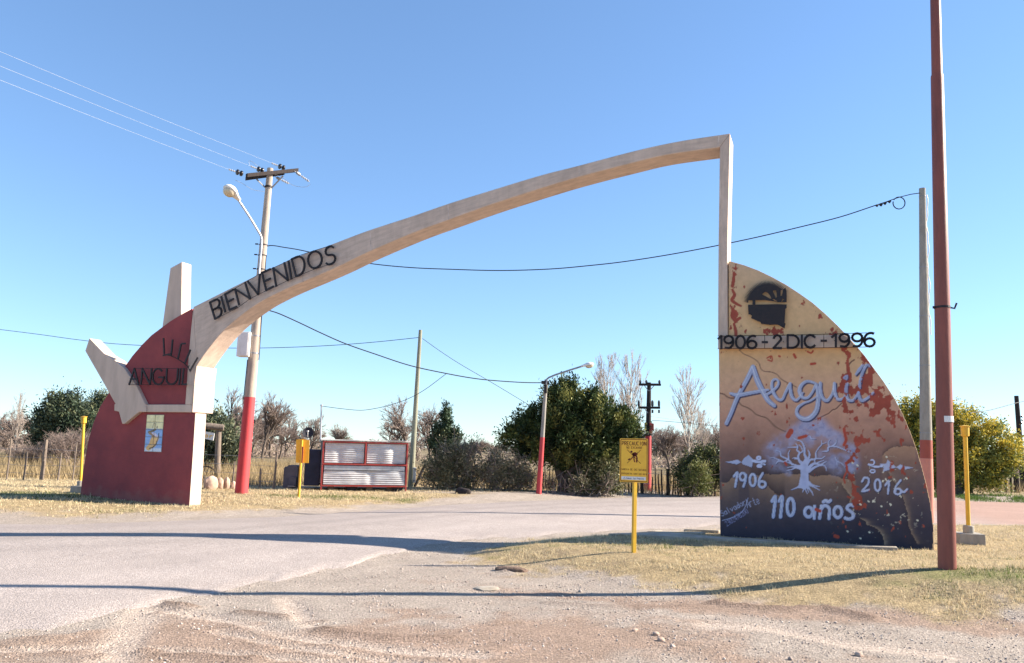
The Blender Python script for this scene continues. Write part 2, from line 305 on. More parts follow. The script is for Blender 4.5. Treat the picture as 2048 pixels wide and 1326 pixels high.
idx = np.where(near)[0]
for pts, wd, dep in TRACKS:
    d = polyd(np.stack([xs[idx], ys[idx]], -1), catmull(pts, 6)); pale[idx] = np.maximum(pale[idx], np.exp(-(d/(wd*1.15))**4))
cg = np.array(lin(214, 188, 144))*.88; cgr = np.array((.16, .19, .055)); cgrav = np.array((.50, .42, .35)); cred = np.array((.40, .29, .22)); cpale = np.array((.68, .55, .45)); cdark = np.array((.25, .17, .12))
n3 = fbm(xs*2.3, ys*2.3, 51)[:, None]; n4 = fbm(xs*9, ys*9, 52)[:, None]
gc = cgrav*(1+.25*(n3-.5)+.35*(n4-.5))
gc = gc*(1-zr[:, None]) + (cred*(.85+.5*n4))*zr[:, None]
gc = gc*(1-.8*pale[:, None]) + cpale*.8*pale[:, None]; _r = np.clip(ridge/.035, 0, 1)[:, None]; gc = gc*(1-.75*_r)+np.array((.27, .185, .14))*.75*_r
gg = cg*(.55+.60*n4) *(1-.65*zn[:, None]) + cgr*(.8+.6*n4)*.65*zn[:, None]
bare = smooth((fbm(xs*1.6, ys*2.6, 61)-.49)/.10)[:, None]
gg = gg*(1-.45*bare)+np.array((.40, .30, .20))*.45*bare
gc = gc*(1-zg[:, None])+gg*zg[:, None]
far = smooth((ys-36)/8)[:, None]
gc = gc*(1-far)+np.array((.30, .235, .14))*(.8+.4*fbm(xs*.05, ys*.12, 71)[:, None])*far
M['ground'] = mat('dry earth, gravel and turf', attr=True, rough=.95, scale=36, var=.55, bump=1.0, bscale=60, spec=.15, detail=8, lo=.3, hi=.6)
gr = fastmesh('ground', np.stack([xs, ys, Z], -1), quads, M['ground'], gc, smooth_=True); setp(gr, 'gravelly earth and dry turf around the roads', kind='structure')
# main road: strip of worn pinkish asphalt
def roadstrip(name, A, B, nu, nv, mt, dz, jit):
    A = catmull(A, 40); B = catmull(B, 40)
    def res(P, n):
        s = np.concatenate([[0], np.cumsum(np.linalg.norm(np.diff(P, axis=0), axis=1))]); return P
    def spread(P, n):
        # denser where near the camera
        s = np.concatenate([[0], np.cumsum(np.linalg.norm(np.diff(P, axis=0), axis=1)*1/(2+np.linalg.norm(P[:-1], axis=1)))]); t = np.linspace(0, s[-1], n)
        return np.stack([np.interp(t, s, P[:, 0]), np.interp(t, s, P[:, 1])], -1)
    A = spread(A, nu); B = spread(B, nu); T = B-A; T /= np.linalg.norm(T, axis=1)[:, None]
    A = A + T*(jit*(fbm(A[:, 0]*1.3, A[:, 1]*1.3, 81)-.5))[:, None]; B = B - T*(jit*1.6*(fbm(B[:, 0]*1.5, B[:, 1]*1.5, 82)-.5))[:, None]
    v = np.linspace(0, 1, nv)[None, :, None]; P = A[:, None]*(1-v)+B[:, None]*v; x = P[..., 0].ravel(); y = P[..., 1].ravel()
    h = hgt(x, y); e = np.minimum(v, 1-v)[..., 0]*np.ones((nu, 1)); W = np.linalg.norm(A-B, axis=1)[:, None]
    z = h + dz*smooth((e*W).ravel()/.9) - .012*(1-smooth((e*W).ravel()/.5)) + .003*(fbm(x*3, y*3, 83)-.5)
    I = np.arange(nu*nv).reshape(nu, nv); q = np.stack([I[:-1, :-1], I[1:, :-1], I[1:, 1:], I[:-1, 1:]], -1).reshape(-1, 4)
    vv = (v[..., 0]*np.ones((nu, 1))).ravel()
    return x, y, z, q, vv, mt
x, y, z, q, vv, _ = roadstrip('road', ROAD_FAR, ROAD_NEAR, 700, 90, None, .022, .7)
n = fbm(x*.8, y*1.6, 91)[:, None]; n2_ = fbm(x*6, y*6, 92)[:, None]
rc = np.array((.425, .362, .328))*(.86+.18*n+.18*n2_)
lane = np.exp(-((vv-.30)/.09)**2)+.6*np.exp(-((vv-.62)/.1)**2)
rc = rc*(1-.13*np.exp(-((vv-.30)/.05)**2)-.10*np.exp(-((vv-.46)/.04)**2)-.08*np.exp(-((vv-.68)/.05)**2))[:, None]
rc = rc*(1+.10*(1-smooth(np.abs(vv-.75)/.2)))[:, None]*(1-.10*np.exp(-((vv-.12)/.1)**2))[:, None]
rightdirt = smooth((x-10)/4)[:, None]; rc = rc*(1-rightdirt)+np.array((.47, .30, .235))*(.85+.3*n)*rightdirt
M['road'] = mat('worn chip seal asphalt', attr=True, rough=.9, scale=38, var=.36, bump=.7, bscale=70, spec=.2, detail=9, lo=.36, hi=.56)
rd = fastmesh('road', np.stack([x, y, z], -1), q, M['road'], rc, smooth_=True); setp(rd, 'worn pale asphalt road curving under the arch', kind='structure')
HR = {}
# ------------------------------------------------------------------ welcome arch (one monument in one upright plane)
SL = .4; NF = np.array([-SL, -1, 0])/math.hypot(SL, 1); UD = np.array([1, -SL, 0])/math.hypot(SL, 1); ZD = np.array([0, 0, 1.])
def pl(px, py, off=0.):
    d = ray(px, py); t = (15.45-off*math.hypot(SL, 1))/(d[1]+SL*d[0]); return CAM+t*d
def uv_of(P): P = np.asarray(P); return P[..., 0]*UD[0]+(P[..., 1]-15.45)*UD[1], P[..., 2]
def plate(name, px, f, b, mt, parent, bevel=.012, uvs=True, drop=None):
    F_ = [pl(x, y, f) for x, y in px]
    if drop is not None: F_ = [p if p[2] > drop[1] else np.array([p[0], p[1], drop[0]]) for p in F_]
    B_ = [p-NF*(f-b) for p in F_]; mb = MB(); mb.slab(F_, B_); o = build(name, mb, mt, parent, bevel=bevel)
    return o
def strip_member(name, outer, inner, f, b, mt, parent, bevel=.015):     # curved beam between two edge curves, with lengthwise uv
    O = [pl(x, y, f) for x, y in outer]; I_ = [pl(x, y, f) for x, y in inner]; n = len(O); nv = 3
    off = np.array(rootof(parent).location); V = []; T = []; s = 0; S = []
    for i in range(n):
        if i: s += np.linalg.norm((O[i]+I_[i])/2-(O[i-1]+I_[i-1])/2)
        S.append(s)
    for i in range(n):
        w_ = np.linalg.norm(O[i]-I_[i]); dp = f-b
        V += [O[i]-off, I_[i]-off, I_[i]-NF*dp-off, O[i]-NF*dp-off]; T += [(S[i], 0, w_, w_+dp, 2*w_+dp, 2*w_+2*dp)]
    F_ = []; UV = []
    for i in range(n-1):
        a, c = 4*i, 4*i+4; t0, t1 = T[i], T[i+1]
        for k in range(4):
            k2 = (k+1) % 4; F_.append((a+k, c+k, c+k2, a+k2)); UV += [(t0[0], t0[1+k]), (t1[0], t1[1+k]), (t1[0], t1[2+k]), (t0[0], t0[2+k])]
    e = 4*(n-1); F_ += [(0, 1, 2, 3), (e+3, e+2, e+1, e)]; UV += [(0, 0)]*8
    me = bpy.data.meshes.new(name); me.from_pydata([tuple(v) for v in V], [], F_); uvl = me.uv_layers.new(name='UVMap')
    for i, u in enumerate(UV): uvl.data[i].uv = u
    bm = bmesh.new(); bm.from_mesh(me); bmesh.ops.recalc_face_normals(bm, faces=bm.faces); bm.to_mesh(me); bm.free()
    o = mkobj(name, me, parent, mt); 
    if bevel:
        bb = o.modifiers.new('bevel', 'BEVEL'); bb.width = bevel; bb.segments = 2; bb.limit_method = 'ANGLE'; bb.angle_limit = math.radians(40)
    return o
def resample(P, n):
    P = np.asarray(P, float); s = np.concatenate([[0], np.cumsum(np.linalg.norm(np.diff(P, axis=0), axis=1))]); t = np.linspace(0, s[-1], n)
    return np.stack([np.interp(t, s, P[:, 0]), np.interp(t, s, P[:, 1])], -1)
base = pl(1440, 1073); archroot = thing('welcome_arch', (pl(700, 1020)[0], pl(700, 1020)[1], .1), 'cream concrete arch over the road with red fin and painted wall', 'arch')
up = catmull([(386.7, 613.8), (430, 592), (470, 572), (545, 535), (600, 511), (660, 489.6), (734.7, 461.4), (826, 431.5), (901, 405.7), (985.6, 379.4), (1081.6, 350.3), (1157.8, 330.8), (1272, 300.8), (1361, 281.7), (1460, 266.5)], 8)
lo_ = catmull([(393, 732), (409, 708), (425.6, 686), (443.7, 664.8), (464, 645.5), (486.7, 627.4), (518.4, 605.5), (552.3, 587.5), (586, 572), (631.5, 553), (676.7, 533), (734.7, 505), (826, 466), (892.5, 441.5), (980, 410), (1081.6, 377), (1157.8, 354), (1259, 327.5), (1335.5, 309.5), (1439.6, 294.6)], 8)
ku = [0, 4, 9, 14, 19, 26, 40, 60, 80, 999]
# pair the two edges by arc length beyond the haunch; the haunch fans out from the upper left corner
U1 = resample(up, 90); L1 = resample(lo_, 90)
# stretch: the lower edge starts below
beam = strip_member('arch_beam', U1, L1, .06, -.52, M['arch'], archroot)
# upright strip between red fin and block, running down to the ledge
strip_member('arch_foot', [(386.4, 614.6), (382, 655), (377.5, 705), (373.3, 765), (370, 809)], [(393.6, 731), (390.5, 739), (388, 760), (385.6, 790), (384.2, 809)], .057, -.30, M['arch'], archroot)
plate('pier_block', [(389, 732.6), (393.5, 731.6), (389.5, 760), (385, 824.5), (383.5, 824.5), (384.5, 809)], .064, -.60, M['arch'], archroot)
strip_member('arch_column', [(1460, 266.5), (1459.2, 300), (1455, 480), (1454.4, 542), (1455.4, 673)], [(1439.8, 294), (1439.4, 310), (1437, 480), (1436.4, 560), (1436, 673)], .058, -.50, M['arch'], archroot)
# red fin, pier and wings on the left
fin = [(378.2, 1016), (162, 994), (162, 975), (164, 955), (168, 928), (176, 883), (186, 847), (200, 813), (218.8, 783.5), (231, 760), (248, 735), (265, 711), (284, 689), (303, 670), (323, 655), (340, 642.5), (362, 629), (384, 617), (384, 640), (380.5, 700), (376.8, 760), (374, 809), (384, 826.2), (390.4, 826.2), (384.5, 920)]
plate('red_fin', fin, 0, -.33, M['redwall'], archroot, drop=(-.3, .4))
# cream right edge of the fin (the lit narrow side is painted cream)
E1 = [pl(390.6, 826.4), pl(384.7, 920), pl(378.4, 1016)]; E1[2][2] = -.3
mb = MB(); mb.slab([E1[0]+NF*.004+UD*.0, E1[1]+NF*.004, E1[2]+NF*.004, E1[2]+NF*.004+UD*.012, E1[1]+NF*.004+UD*.012, E1[0]+NF*.004+UD*.012], [p-NF*.34 for p in [E1[0], E1[1], E1[2], E1[2]+UD*.012, E1[1]+UD*.012, E1[0]+UD*.012]])
build('pier_side', mb, M['arch'], archroot)
wing = [(178.6, 676.3), (170.2, 701.8), (230.6, 807.6), (228.6, 808.6), (228.2, 821.4), (237.5, 823.3), (244.3, 847.8), (249.2, 847.3), (277.6, 823.9), (292, 823.9), (290.8, 809), (272, 770), (247.5, 735.5), (227, 718.5), (209, 708)]
plate('lower_wing', wing, .10, -.24, M['arch'], archroot)
plate('ledge', [(291, 809), (292, 824), (383.3, 824.6), (384.3, 809)], .055, -.02, M['arch'], archroot)
plate('upper_wing', [(340.6, 536), (363.8, 523.5), (361.7, 645), (323, 665)], -.34, -.66, M['arch'], archroot)
# painted wall on the right
muralpx = [(1457, 523), (1460.8, 522.5), (1489, 530.5), (1517, 541), (1546, 555), (1573, 570), (1599, 587), (1624.5, 605), (1651, 628), (1676, 652), (1695, 672), (1713, 692), (1730, 712), (1746, 734), (1768, 764), (1788, 795), (1806, 829), (1821, 865), (1833.5, 899), (1844, 935), (1853, 970), (1860.7, 1005), (1865, 1035), (1867.2, 1060), (1866.5, 1102), (1440, 1078), (1437.6, 700), (1437.4, 690), (1457, 690)]
plate('mural_wall', muralpx, 0, -.36, M['wallcore'], archroot, drop=(-.25, .4), bevel=.006)
plate('date_ledge', [(1436, 673.5), (1436, 697.5), (1700, 694.5), (1709, 689), (1697, 674), (1686, 670)], .05, -.02, M['arch'], archroot)
# casting joints of the beam
for (xa, ya), (xb, yb) in [((740, 459.5), (742, 502)), ((896, 408), (897.5, 440.5)), ((1158, 331), (1158.5, 353.5)), ((1438, 270.5), (1436, 292.5)), ((600, 512), (606, 565))]:
    mb = MB(); A_, B_ = pl(xa, ya+1, .061), pl(xb, yb-1, .061); mb.bar(A_, B_, .022, .004, NF); o = build('casting_joint', mb, M['jointmortar'], archroot)
# ---- the painting: colour of every few millimetres of plaster
g0 = pl(1437, 1100); ul, _z = uv_of(g0); u1, _z = uv_of(pl(1868, 1100))
du = .0115; uu = np.arange(ul-.03, u1+.03, du); zz = np.arange(.02, 5.2, du); UU, ZZ = np.meshgrid(uu, zz)
PW = (UD[None, None]*UU[..., None]); PW[..., 1] += 15.45; PW[..., 2] = ZZ; PW = PW+NF*.0025
PP = proj(PW); PX, PY = PP[..., 0], PP[..., 1]
ok = inpoly(PP, [(x+(0 if x < 1500 else -.4), y) for x, y in muralpx])
def C(x, y, s, ox, oy): return (ox+x/s, oy+y/s)
ALB = 1.9                                   # paint reads darker in open shade: photo value -> pigment
def pig(r, g, b): c = np.array(lin(r, g, b)); return np.clip(c*np.array([1.72, 1.62, 1.42]), 0, .85)
col = np.zeros(PP.shape[:2]+(3,))
ystops = [520, 600, 700, 760, 830, 880, 920, 960, 1000, 1030, 1060, 1100]
cst = [pig(160, 138, 118), pig(170, 142, 112), pig(170, 140, 108), pig(168, 136, 115), pig(158, 122, 108), pig(132, 101, 92), pig(104, 82, 80), pig(86, 74, 77), pig(70, 62, 70), pig(55, 51, 64), pig(43, 42, 58), pig(36, 37, 52)]
wob = PY+34*(fbm(UU*1.3, ZZ*1.6, 3)-.5)
for k in range(3): col[..., k] = np.interp(wob, ystops, [c[k] for c in cst])
def blend(mask, c):
    global col; mask = np.clip(mask, 0, 1)[..., None]; col = col*(1-mask)+np.asarray(c)*mask
def soft(cx, cy, rx, ry, p=2): return np.exp(-(((PX-cx)/rx)**2+((PY-cy)/ry)**2)**(p/2))
def stroke(pts, ws, edge=.9, sm=True, off=(0, 0)):
    pts = np.asarray(pts, float)+np.array(off); ws = np.asarray(ws if hasattr(ws, '__len__') else [ws]*len(pts), float)
    if sm and len(pts) > 2:
        n = 6; pp = catmull(pts, n); ww = np.interp(np.linspace(0, len(ws)-1, len(pp)), np.arange(len(ws)), ws)
    else: pp, ww = pts, ws
    mk = np.zeros(PX.shape)
    for i in range(len(pp)-1):
        a, b = pp[i], pp[i+1]; r = max(ww[i], ww[i+1])+2*edge
        sel = (PX > min(a[0], b[0])-r) & (PX < max(a[0], b[0])+r) & (PY > min(a[1], b[1])-r) & (PY < max(a[1], b[1])+r)
        if not sel.any(): continue
        x = PX[sel]-a[0]; y = PY[sel]-a[1]; ab = b-a; L = max(ab@ab, 1e-9); t = np.clip((x*ab[0]+y*ab[1])/L, 0, 1)
        d = np.hypot(x-t*ab[0], y-t*ab[1]); wv = ww[i]+(ww[i+1]-ww[i])*t
        mk[sel] = np.maximum(mk[sel], smooth((wv+edge*.5-d)/edge))
    return mk
def polym(pts, edge=.8):
    d = polyd(PP, pts, True); s = np.where(inpoly(PP, pts), d, -d); return smooth((s+edge/2)/edge)
c4 = lambda L: [C(x, y, 4.551, 1430, 840) for x, y in L]
c5 = lambda L: [C(x, y, 5.535, 1430, 700) for x, y in L]
ct = lambda L: [C(x, y, 8.2875, 1500, 840) for x, y in L]
# airbrushed smoke
for a in [(1500, 880, 14, 34, .35), (1475, 905, 30, 18, .3), (1700, 800, 50, 14, .16), (1600, 845, 60, 12, .25), (1770, 870, 30, 18, .2), (1745, 840, 40, 8, .25), (1560, 905, 40, 15, .15)]:
    blend(a[4]*soft(*a[:4])*(.6+.8*fbm(UU*3, ZZ*3, 12)), pig(84, 62, 62))
blend(.35*soft(1540, 640, 60, 30)*1, pig(184, 156, 118)); blend(.4*soft(1560, 705, 110, 9), pig(182, 140, 96))
# torn paper edges: dark above, pale lip below
def torn(pts, below=26, above=18, lip=.55, dk=.6, inv=False):
    pts = np.array(pts); pp = catmull(pts, 8); o = np.argsort(pp[:, 0]); xs_, ys_ = pp[o, 0], pp[o, 1]
    yy = np.interp(PX, xs_, ys_)+3.0*(fbm(PX*.12, PX*0, 77)-.5)*2; inx = smooth((PX-xs_[0])/6)*smooth((xs_[-1]-PX)/6); dlt = PY-yy
    if inv: dlt = -dlt
    blend(inx*dk*np.where(dlt < 0, np.exp(dlt/above), 0), pig(38, 30, 36)); blend(inx*lip*np.where(dlt >= 0, np.exp(-dlt/below), 0), pig(150, 122, 98))
def tornv(pts, w1=14, lip=.5, side=1, dk=.5):
    pp = catmull(pts, 8); o = np.argsort(pp[:, 1]); xx = np.interp(PY, pp[o, 1], pp[o, 0])+2.5*(fbm(PY*.15, PY*0, 78)-.5)*2; iny = smooth((PY-pp[:, 1].min())/5)*smooth((pp[:, 1].max()-PY)/5); d = (PX-xx)*side
    blend(iny*dk*np.where(d < 0, np.exp(d/w1), 0), pig(34, 28, 36)); blend(iny*lip*np.where(d >= 0, np.exp(-d/(w1*.5)), 0), pig(160, 140, 118))
torn(c4([(45, 568), (120, 560), (160, 520), (230, 490)])); torn(c4([(300, 500), (480, 496), (640, 490), (760, 490), (850, 497), (900, 506), (1050, 500), (1150, 525), (1290, 545)]))
torn(c4([(380, 590), (470, 600), (520, 640), (560, 675), (600, 690), (650, 700)]), 14, 26, .35, .7)
torn(c4([(1510, 345), (1560, 290), (1640, 242), (1720, 240), (1840, 243)]), 26, 8, .55, .6)
tornv(c4([(1150, 560), (1175, 620), (1225, 680), (1232, 720), (1210, 765)])); tornv(c4([(1570, 460), (1605, 525), (1690, 650), (1730, 780), (1755, 880), (1775, 1000), (1850, 1140)]), 9, .4)
tornv(c4([(1290, 880), (1375, 925), (1385, 950), (1450, 975), (1510, 1030), (1535, 1100), (1550, 1150)]), 12, .6)
# cracks
for L, wd in [(c5([(270, 0), (320, 45), (380, 70), (450, 110), (490, 150), (505, 200), (540, 235), (590, 240), (640, 250), (690, 275), (730, 320), (790, 357), (850, 385), (900, 412)]), 1.1), (c5([(50, 478), (100, 492), (140, 522), (180, 534), (225, 535)]), 1.5), (c5([(262, 575), (300, 615), (360, 640), (410, 672), (450, 710), (500, 732), (560, 750), (600, 780), (630, 812), (670, 850), (720, 880), (780, 905)]), 1.4), (c5([(1110, 772), (1170, 745), (1220, 720), (1260, 700), (1300, 664), (1340, 650), (1400, 590)]), 1.2), (c5([(1540, 110), (1500, 140), (1480, 190), (1500, 290)]), 1.6)]:
    blend(.85*stroke(L, wd, 1.1), pig(74, 48, 46)); blend(.3*stroke(L, .6, 1, off=(1.4, 1.6)), pig(190, 160, 130))
LIL = pig(130, 140, 174); LILH = pig(190, 198, 226); NAVY = pig(42, 46, 76); LILD = pig(112, 124, 168)
# tree of the town in lilac spray paint
fol = np.zeros(PX.shape)
for x, y, r, a in [(480, 420, 150, .8), (330, 500, 110, .75), (640, 330, 110, .75), (760, 200, 110, .7), (950, 130, 150, .95), (1150, 130, 140, .95), (1080, 260, 140, .8), (1330, 260, 120, .85), (1450, 330, 120, .8), (1650, 450, 90, .7), (1740, 520, 60, .6), (1250, 600, 130, .75), (1350, 720, 110, .7), (1500, 640, 110, .6), (1680, 680, 120, .8), (1690, 790, 100, .8), (1430, 810, 110, .6), (420, 740, 110, .6), (560, 790, 70, .5), (640, 880, 50, .7), (400, 640, 90, .5), (960, 380, 90, .55)]:
    p = C(x, y, 8.2875, 1500, 840); rr = r/8.2875
    fol = 1-(1-fol)*(1-1.0*a*np.exp(-(((PX-p[0])**2+(PY-p[1])**2)/(rr*1.12)**2)**1.7))
fol *= .45+.75*smooth((fbm(UU*9, ZZ*9, 15, 5)-.30)/.35)
for x, y, rx, ry in [(710, 540, 85, 80), (860, 630, 50, 60), (1030, 570, 45, 55), (1230, 450, 60, 50), (1450, 510, 110, 35), (1140, 660, 60, 30), (500, 620, 60, 40), (1170, 830, 90, 45), (760, 430, 60, 25)]:
    p = C(x, y, 8.2875, 1500, 840); fol *= 1-.9*np.exp(-(((PX-p[0])/(rx/8.29))**2+((PY-p[1])/(ry/8.29))**2)**2)
blend(.80*np.clip(fol, 0, 1), pig(130, 138, 176)); blend(.4*np.clip(fol, 0, 1)*smooth((fbm(UU*22, ZZ*22, 19, 3)-.5)/.2), pig(96, 100, 140))
BR = [([(900, 760), (905, 900), (895, 1060)], [66, 62, 84]), ([(880, 1050), (830, 1100), (780, 1120), (680, 1160)], [45, 30, 12, 4]), ([(900, 1060), (900, 1120), (870, 1200)], [30, 14, 4]), ([(920, 1070), (920, 1150), (950, 1220)], [20, 10, 4]), ([(940, 1070), (990, 1150), (1030, 1200), (1045, 1255)], [24, 12, 9, 3]), ([(970, 1060), (1060, 1110), (1160, 1165)], [26, 11, 4]), ([(970, 1040), (1040, 1080), (1150, 1105)], [30, 12, 4]), ([(940, 1100), (960, 1160), (975, 1200)], [12, 8, 3]),
 ([(870, 780), (780, 760), (700, 730), (600, 690)], [36, 18, 12, 6]), ([(850, 800), (760, 790), (690, 820), (610, 835)], [30, 12, 9, 4]), ([(760, 780), (690, 775), (620, 790)], [12, 8, 4]), ([(900, 740), (820, 680), (800, 600), (820, 540), (780, 500), (790, 440), (760, 390)], [36, 20, 16, 14, 11, 9, 6]), ([(700, 740), (640, 660), (560, 620), (510, 590), (500, 530), (430, 500)], [14, 14, 12, 10, 8, 4]), ([(620, 660), (560, 690), (480, 660), (400, 630), (330, 630)], [12, 10, 9, 6, 4]), ([(480, 660), (430, 720)], [7, 4]), ([(540, 690), (470, 690), (430, 730)], [7, 6, 3]), ([(640, 650), (635, 560), (660, 500)], [11, 8, 5]),
 ([(900, 720), (930, 640), (900, 560), (905, 490), (880, 400), (840, 350), (770, 330), (710, 290)], [36, 22, 16, 15, 12, 10, 8, 5]), ([(820, 545), (870, 520), (850, 450), (810, 410)], [11, 9, 8, 5]), ([(790, 450), (700, 450), (630, 450)], [9, 6, 4]), ([(930, 690), (980, 610), (985, 550), (960, 500)], [28, 16, 12, 6]), ([(930, 740), (1000, 660), (1090, 640), (1090, 560), (1100, 520)], [30, 16, 13, 11, 6]), ([(1080, 640), (1180, 640), (1240, 600)], [12, 8, 5]), ([(950, 820), (1020, 750), (1080, 720), (1170, 740), (1240, 700), (1270, 690)], [30, 24, 18, 12, 8, 4]), ([(1080, 720), (1070, 660)], [12, 8]), ([(1100, 720), (1160, 690), (1220, 670)], [10, 8, 4]), ([(980, 850), (1060, 790), (1160, 750), (1240, 760), (1270, 840)], [24, 18, 14, 9, 5]),
 ([(1100, 520), (1140, 460), (1190, 400), (1180, 340)], [6, 9, 8, 5]), ([(1190, 400), (1260, 375)], [6, 4]), ([(1200, 520), (1290, 510), (1300, 450), (1370, 430), (1430, 370), (1420, 320)], [6, 10, 12, 13, 8, 4]), ([(1370, 430), (1460, 450), (1560, 490), (1650, 530), (1740, 550)], [12, 10, 8, 6, 4]), ([(1310, 450), (1300, 370), (1330, 320)], [8, 6, 3]), ([(1410, 620), (1440, 680), (1520, 720), (1570, 780)], [6, 8, 6, 3]), ([(1440, 680), (1440, 790)], [6, 3]), ([(970, 250), (1020, 310), (1090, 320)], [5, 6, 3]), ([(1000, 270), (1020, 310)], [3, 4]), ([(740, 640), (800, 640)], [8, 10]), ([(800, 640), (740, 625), (700, 640)], [8, 6, 4])]
for pts, ws in BR: blend(.75*stroke(ct(pts), [v/8.29+.25 for v in ws], 1.0, off=(.9, .9)), NAVY)
for pts, ws in BR: blend(.95*stroke(ct(pts), [v/8.29+.1 for v in ws], .8), pig(146, 156, 192))
for pts, ws in BR[:1]: blend(.35*stroke(ct(pts), [v/8.29*.5 for v in ws], 5), pig(128, 138, 180))
# lettering painted on the wall
AN = [([(420, 185), (355, 320), (290, 440), (230, 560), (180, 690), (125, 812)], [24, 24, 22, 22, 21, 20]), ([(420, 190), (470, 340), (540, 480), (590, 560), (655, 615)], [26, 30, 28, 26, 22]), ([(172, 480), (250, 498), (370, 478), (480, 458), (590, 440)], [14, 22, 20, 18, 12]),
 ([(560, 500), (640, 450), (690, 400), (703, 350), (672, 322), (635, 345), (628, 410), (655, 490), (700, 545), (745, 545), (775, 480), (815, 400), (835, 370)], [12, 14, 13, 12, 12, 12, 17, 19, 17, 13, 14, 15, 13]), ([(830, 372), (835, 450), (855, 525), (900, 555), (945, 515), (975, 470)], [15, 19, 19, 14, 10, 8]),
 ([(1105, 365), (1020, 345), (955, 390), (935, 455), (965, 520), (1020, 530), (1075, 470), (1115, 385)], [13, 15, 19, 22, 19, 14, 13, 14]), ([(1118, 375), (1138, 470), (1140, 570), (1115, 680), (1040, 755), (960, 755), (905, 705), (915, 640), (980, 590), (1060, 560), (1150, 500)], [16, 22, 24, 26, 26, 24, 20, 15, 11, 9, 7]),
 ([(1165, 365), (1165, 450), (1190, 530), (1240, 560), (1290, 500), (1315, 430), (1325, 370)], [17, 20, 20, 17, 13, 14, 15]), ([(1320, 370), (1325, 470), (1360, 545), (1425, 530), (1450, 470)], [17, 20, 17, 11, 8]), ([(1460, 375), (1448, 460), (1470, 545), (1530, 555), (1580, 480), (1610, 400)], [16, 20, 19, 14, 9, 7]), ([(1590, 480), (1600, 390), (1625, 270), (1665, 180), (1700, 165), (1715, 200)], [9, 14, 16, 15, 13, 8]), ([(1640, 160), (1595, 220), (1560, 270)], [12, 18, 10]), ([(1600, 420), (1590, 500), (1625, 560), (1690, 530), (1755, 470)], [14, 19, 17, 13, 10])]
DOT = [([(1425, 305), (1460, 285), (1455, 325), (1425, 310)], [10, 12, 10, 8])]
for pts, ws in AN+DOT: blend(.92*stroke(c5(pts), [v/5.535+.5 for v in ws], 1.3, off=(2.1, 2.2)), NAVY)
for pts, ws in AN+DOT: blend(1*stroke(c5(pts), [v/5.535 for v in ws], .8), LIL)
for pts, ws in AN: blend(.6*stroke(c5(pts), [max(v/5.535*.16, .35) for v in ws], 1.0, off=(-1.6, -1.3)), LILH)
def ell(cx, cy, rx, ry, a0=0, a1=360, n=14): return [(cx+rx*math.cos(math.radians(a0+(a1-a0)*i/n)), cy+ry*math.sin(math.radians(a0+(a1-a0)*i/n))) for i in range(n+1)]
DG = [[(172, 512), (204, 482), (184, 606)], ell(252, 516, 26, 34), [(282, 500), (274, 560), (258, 606)], ell(343, 546, 27, 54), [(434, 484), (404, 540), (398, 585)], ell(430, 586, 30, 28),
      [(518, 738), (550, 702), (530, 882)], [(584, 738), (612, 702), (596, 884)], ell(688, 792, 32, 78), ell(852, 838, 36, 44), [(906, 785), (903, 894)], [(968, 782), (952, 894)], [(962, 815), (1000, 778), (1040, 808), (1036, 896)], [(985, 745), (1008, 732), (1030, 746), (1052, 732)], ell(1118, 838, 36, 50), [(1276, 786), (1228, 772), (1202, 805), (1250, 845), (1256, 885), (1218, 902), (1185, 892)],
      [(1338, 560), (1362, 524), (1398, 536), (1392, 585), (1340, 648), (1405, 634)], ell(1480, 592, 26, 52), [(1550, 594), (1582, 556), (1574, 668)], [(1690, 548), (1646, 606), (1640, 650)], ell(1664, 650, 30, 26), [(1700, 648), (1722, 656), (1748, 630)]]
DW = [11]*6+[15]*10+[9]*6
for k, (L, wd) in enumerate(zip(DG, DW)): blend(.85*stroke(c4(L), wd/4.551+.7, 1.2, off=(1.0, 1.2)), NAVY)
for k, (L, wd) in enumerate(zip(DG, DW)): blend(1*stroke(c4(L), wd/4.551, .7), pig(142, 153, 188))
for k, (L, wd) in enumerate(zip(DG, DW)): blend(.75*stroke(c4(L), .4, .8, off=(-.9, -.8)), LILH)
# the two darts with ribbons
for P_ in [[(90, 382), (150, 374), (205, 360), (240, 384), (200, 404), (150, 394)], [(242, 384), (262, 350), (305, 318), (350, 362), (335, 432), (302, 420), (252, 402)]]:
    q_ = c4(P_); blend(.8*polym([(x+.9, y+1.1) for x, y in q_], 1.4), NAVY); blend(polym(q_), pig(142, 152, 186))
for L, wd in [([(345, 372), (400, 380), (455, 374)], 13), (ell(398, 346, 16, 12), 9), (ell(405, 418, 18, 10), 9), ([(420, 395), (456, 405)], 7)]:
    blend(.7*stroke(c4(L), wd/4.551+.5, 1, off=(.8, .9)), NAVY); blend(stroke(c4(L), wd/4.551, .7), pig(158, 168, 206))
for P_ in [[(1812, 432), (1740, 424), (1685, 404), (1650, 430), (1690, 456), (1750, 446)], [(1648, 430), (1620, 405), (1570, 362), (1560, 395), (1500, 400), (1535, 440), (1530, 470), (1600, 450)]]:
    q_ = c4(P_); blend(.8*polym([(x+.9, y+1.1) for x, y in q_], 1.4), NAVY); blend(polym(q_), pig(142, 152, 186))
for L, wd in [([(1520, 420), (1460, 425), (1400, 405)], 9), (ell(1430, 385, 20, 22, -120, 120), 6), (ell(1435, 465, 22, 14), 6)]:
    blend(.7*stroke(c4(L), wd/4.551+.5, 1, off=(.8, .9)), NAVY); blend(stroke(c4(L), wd/4.551, .7), pig(158, 168, 206))
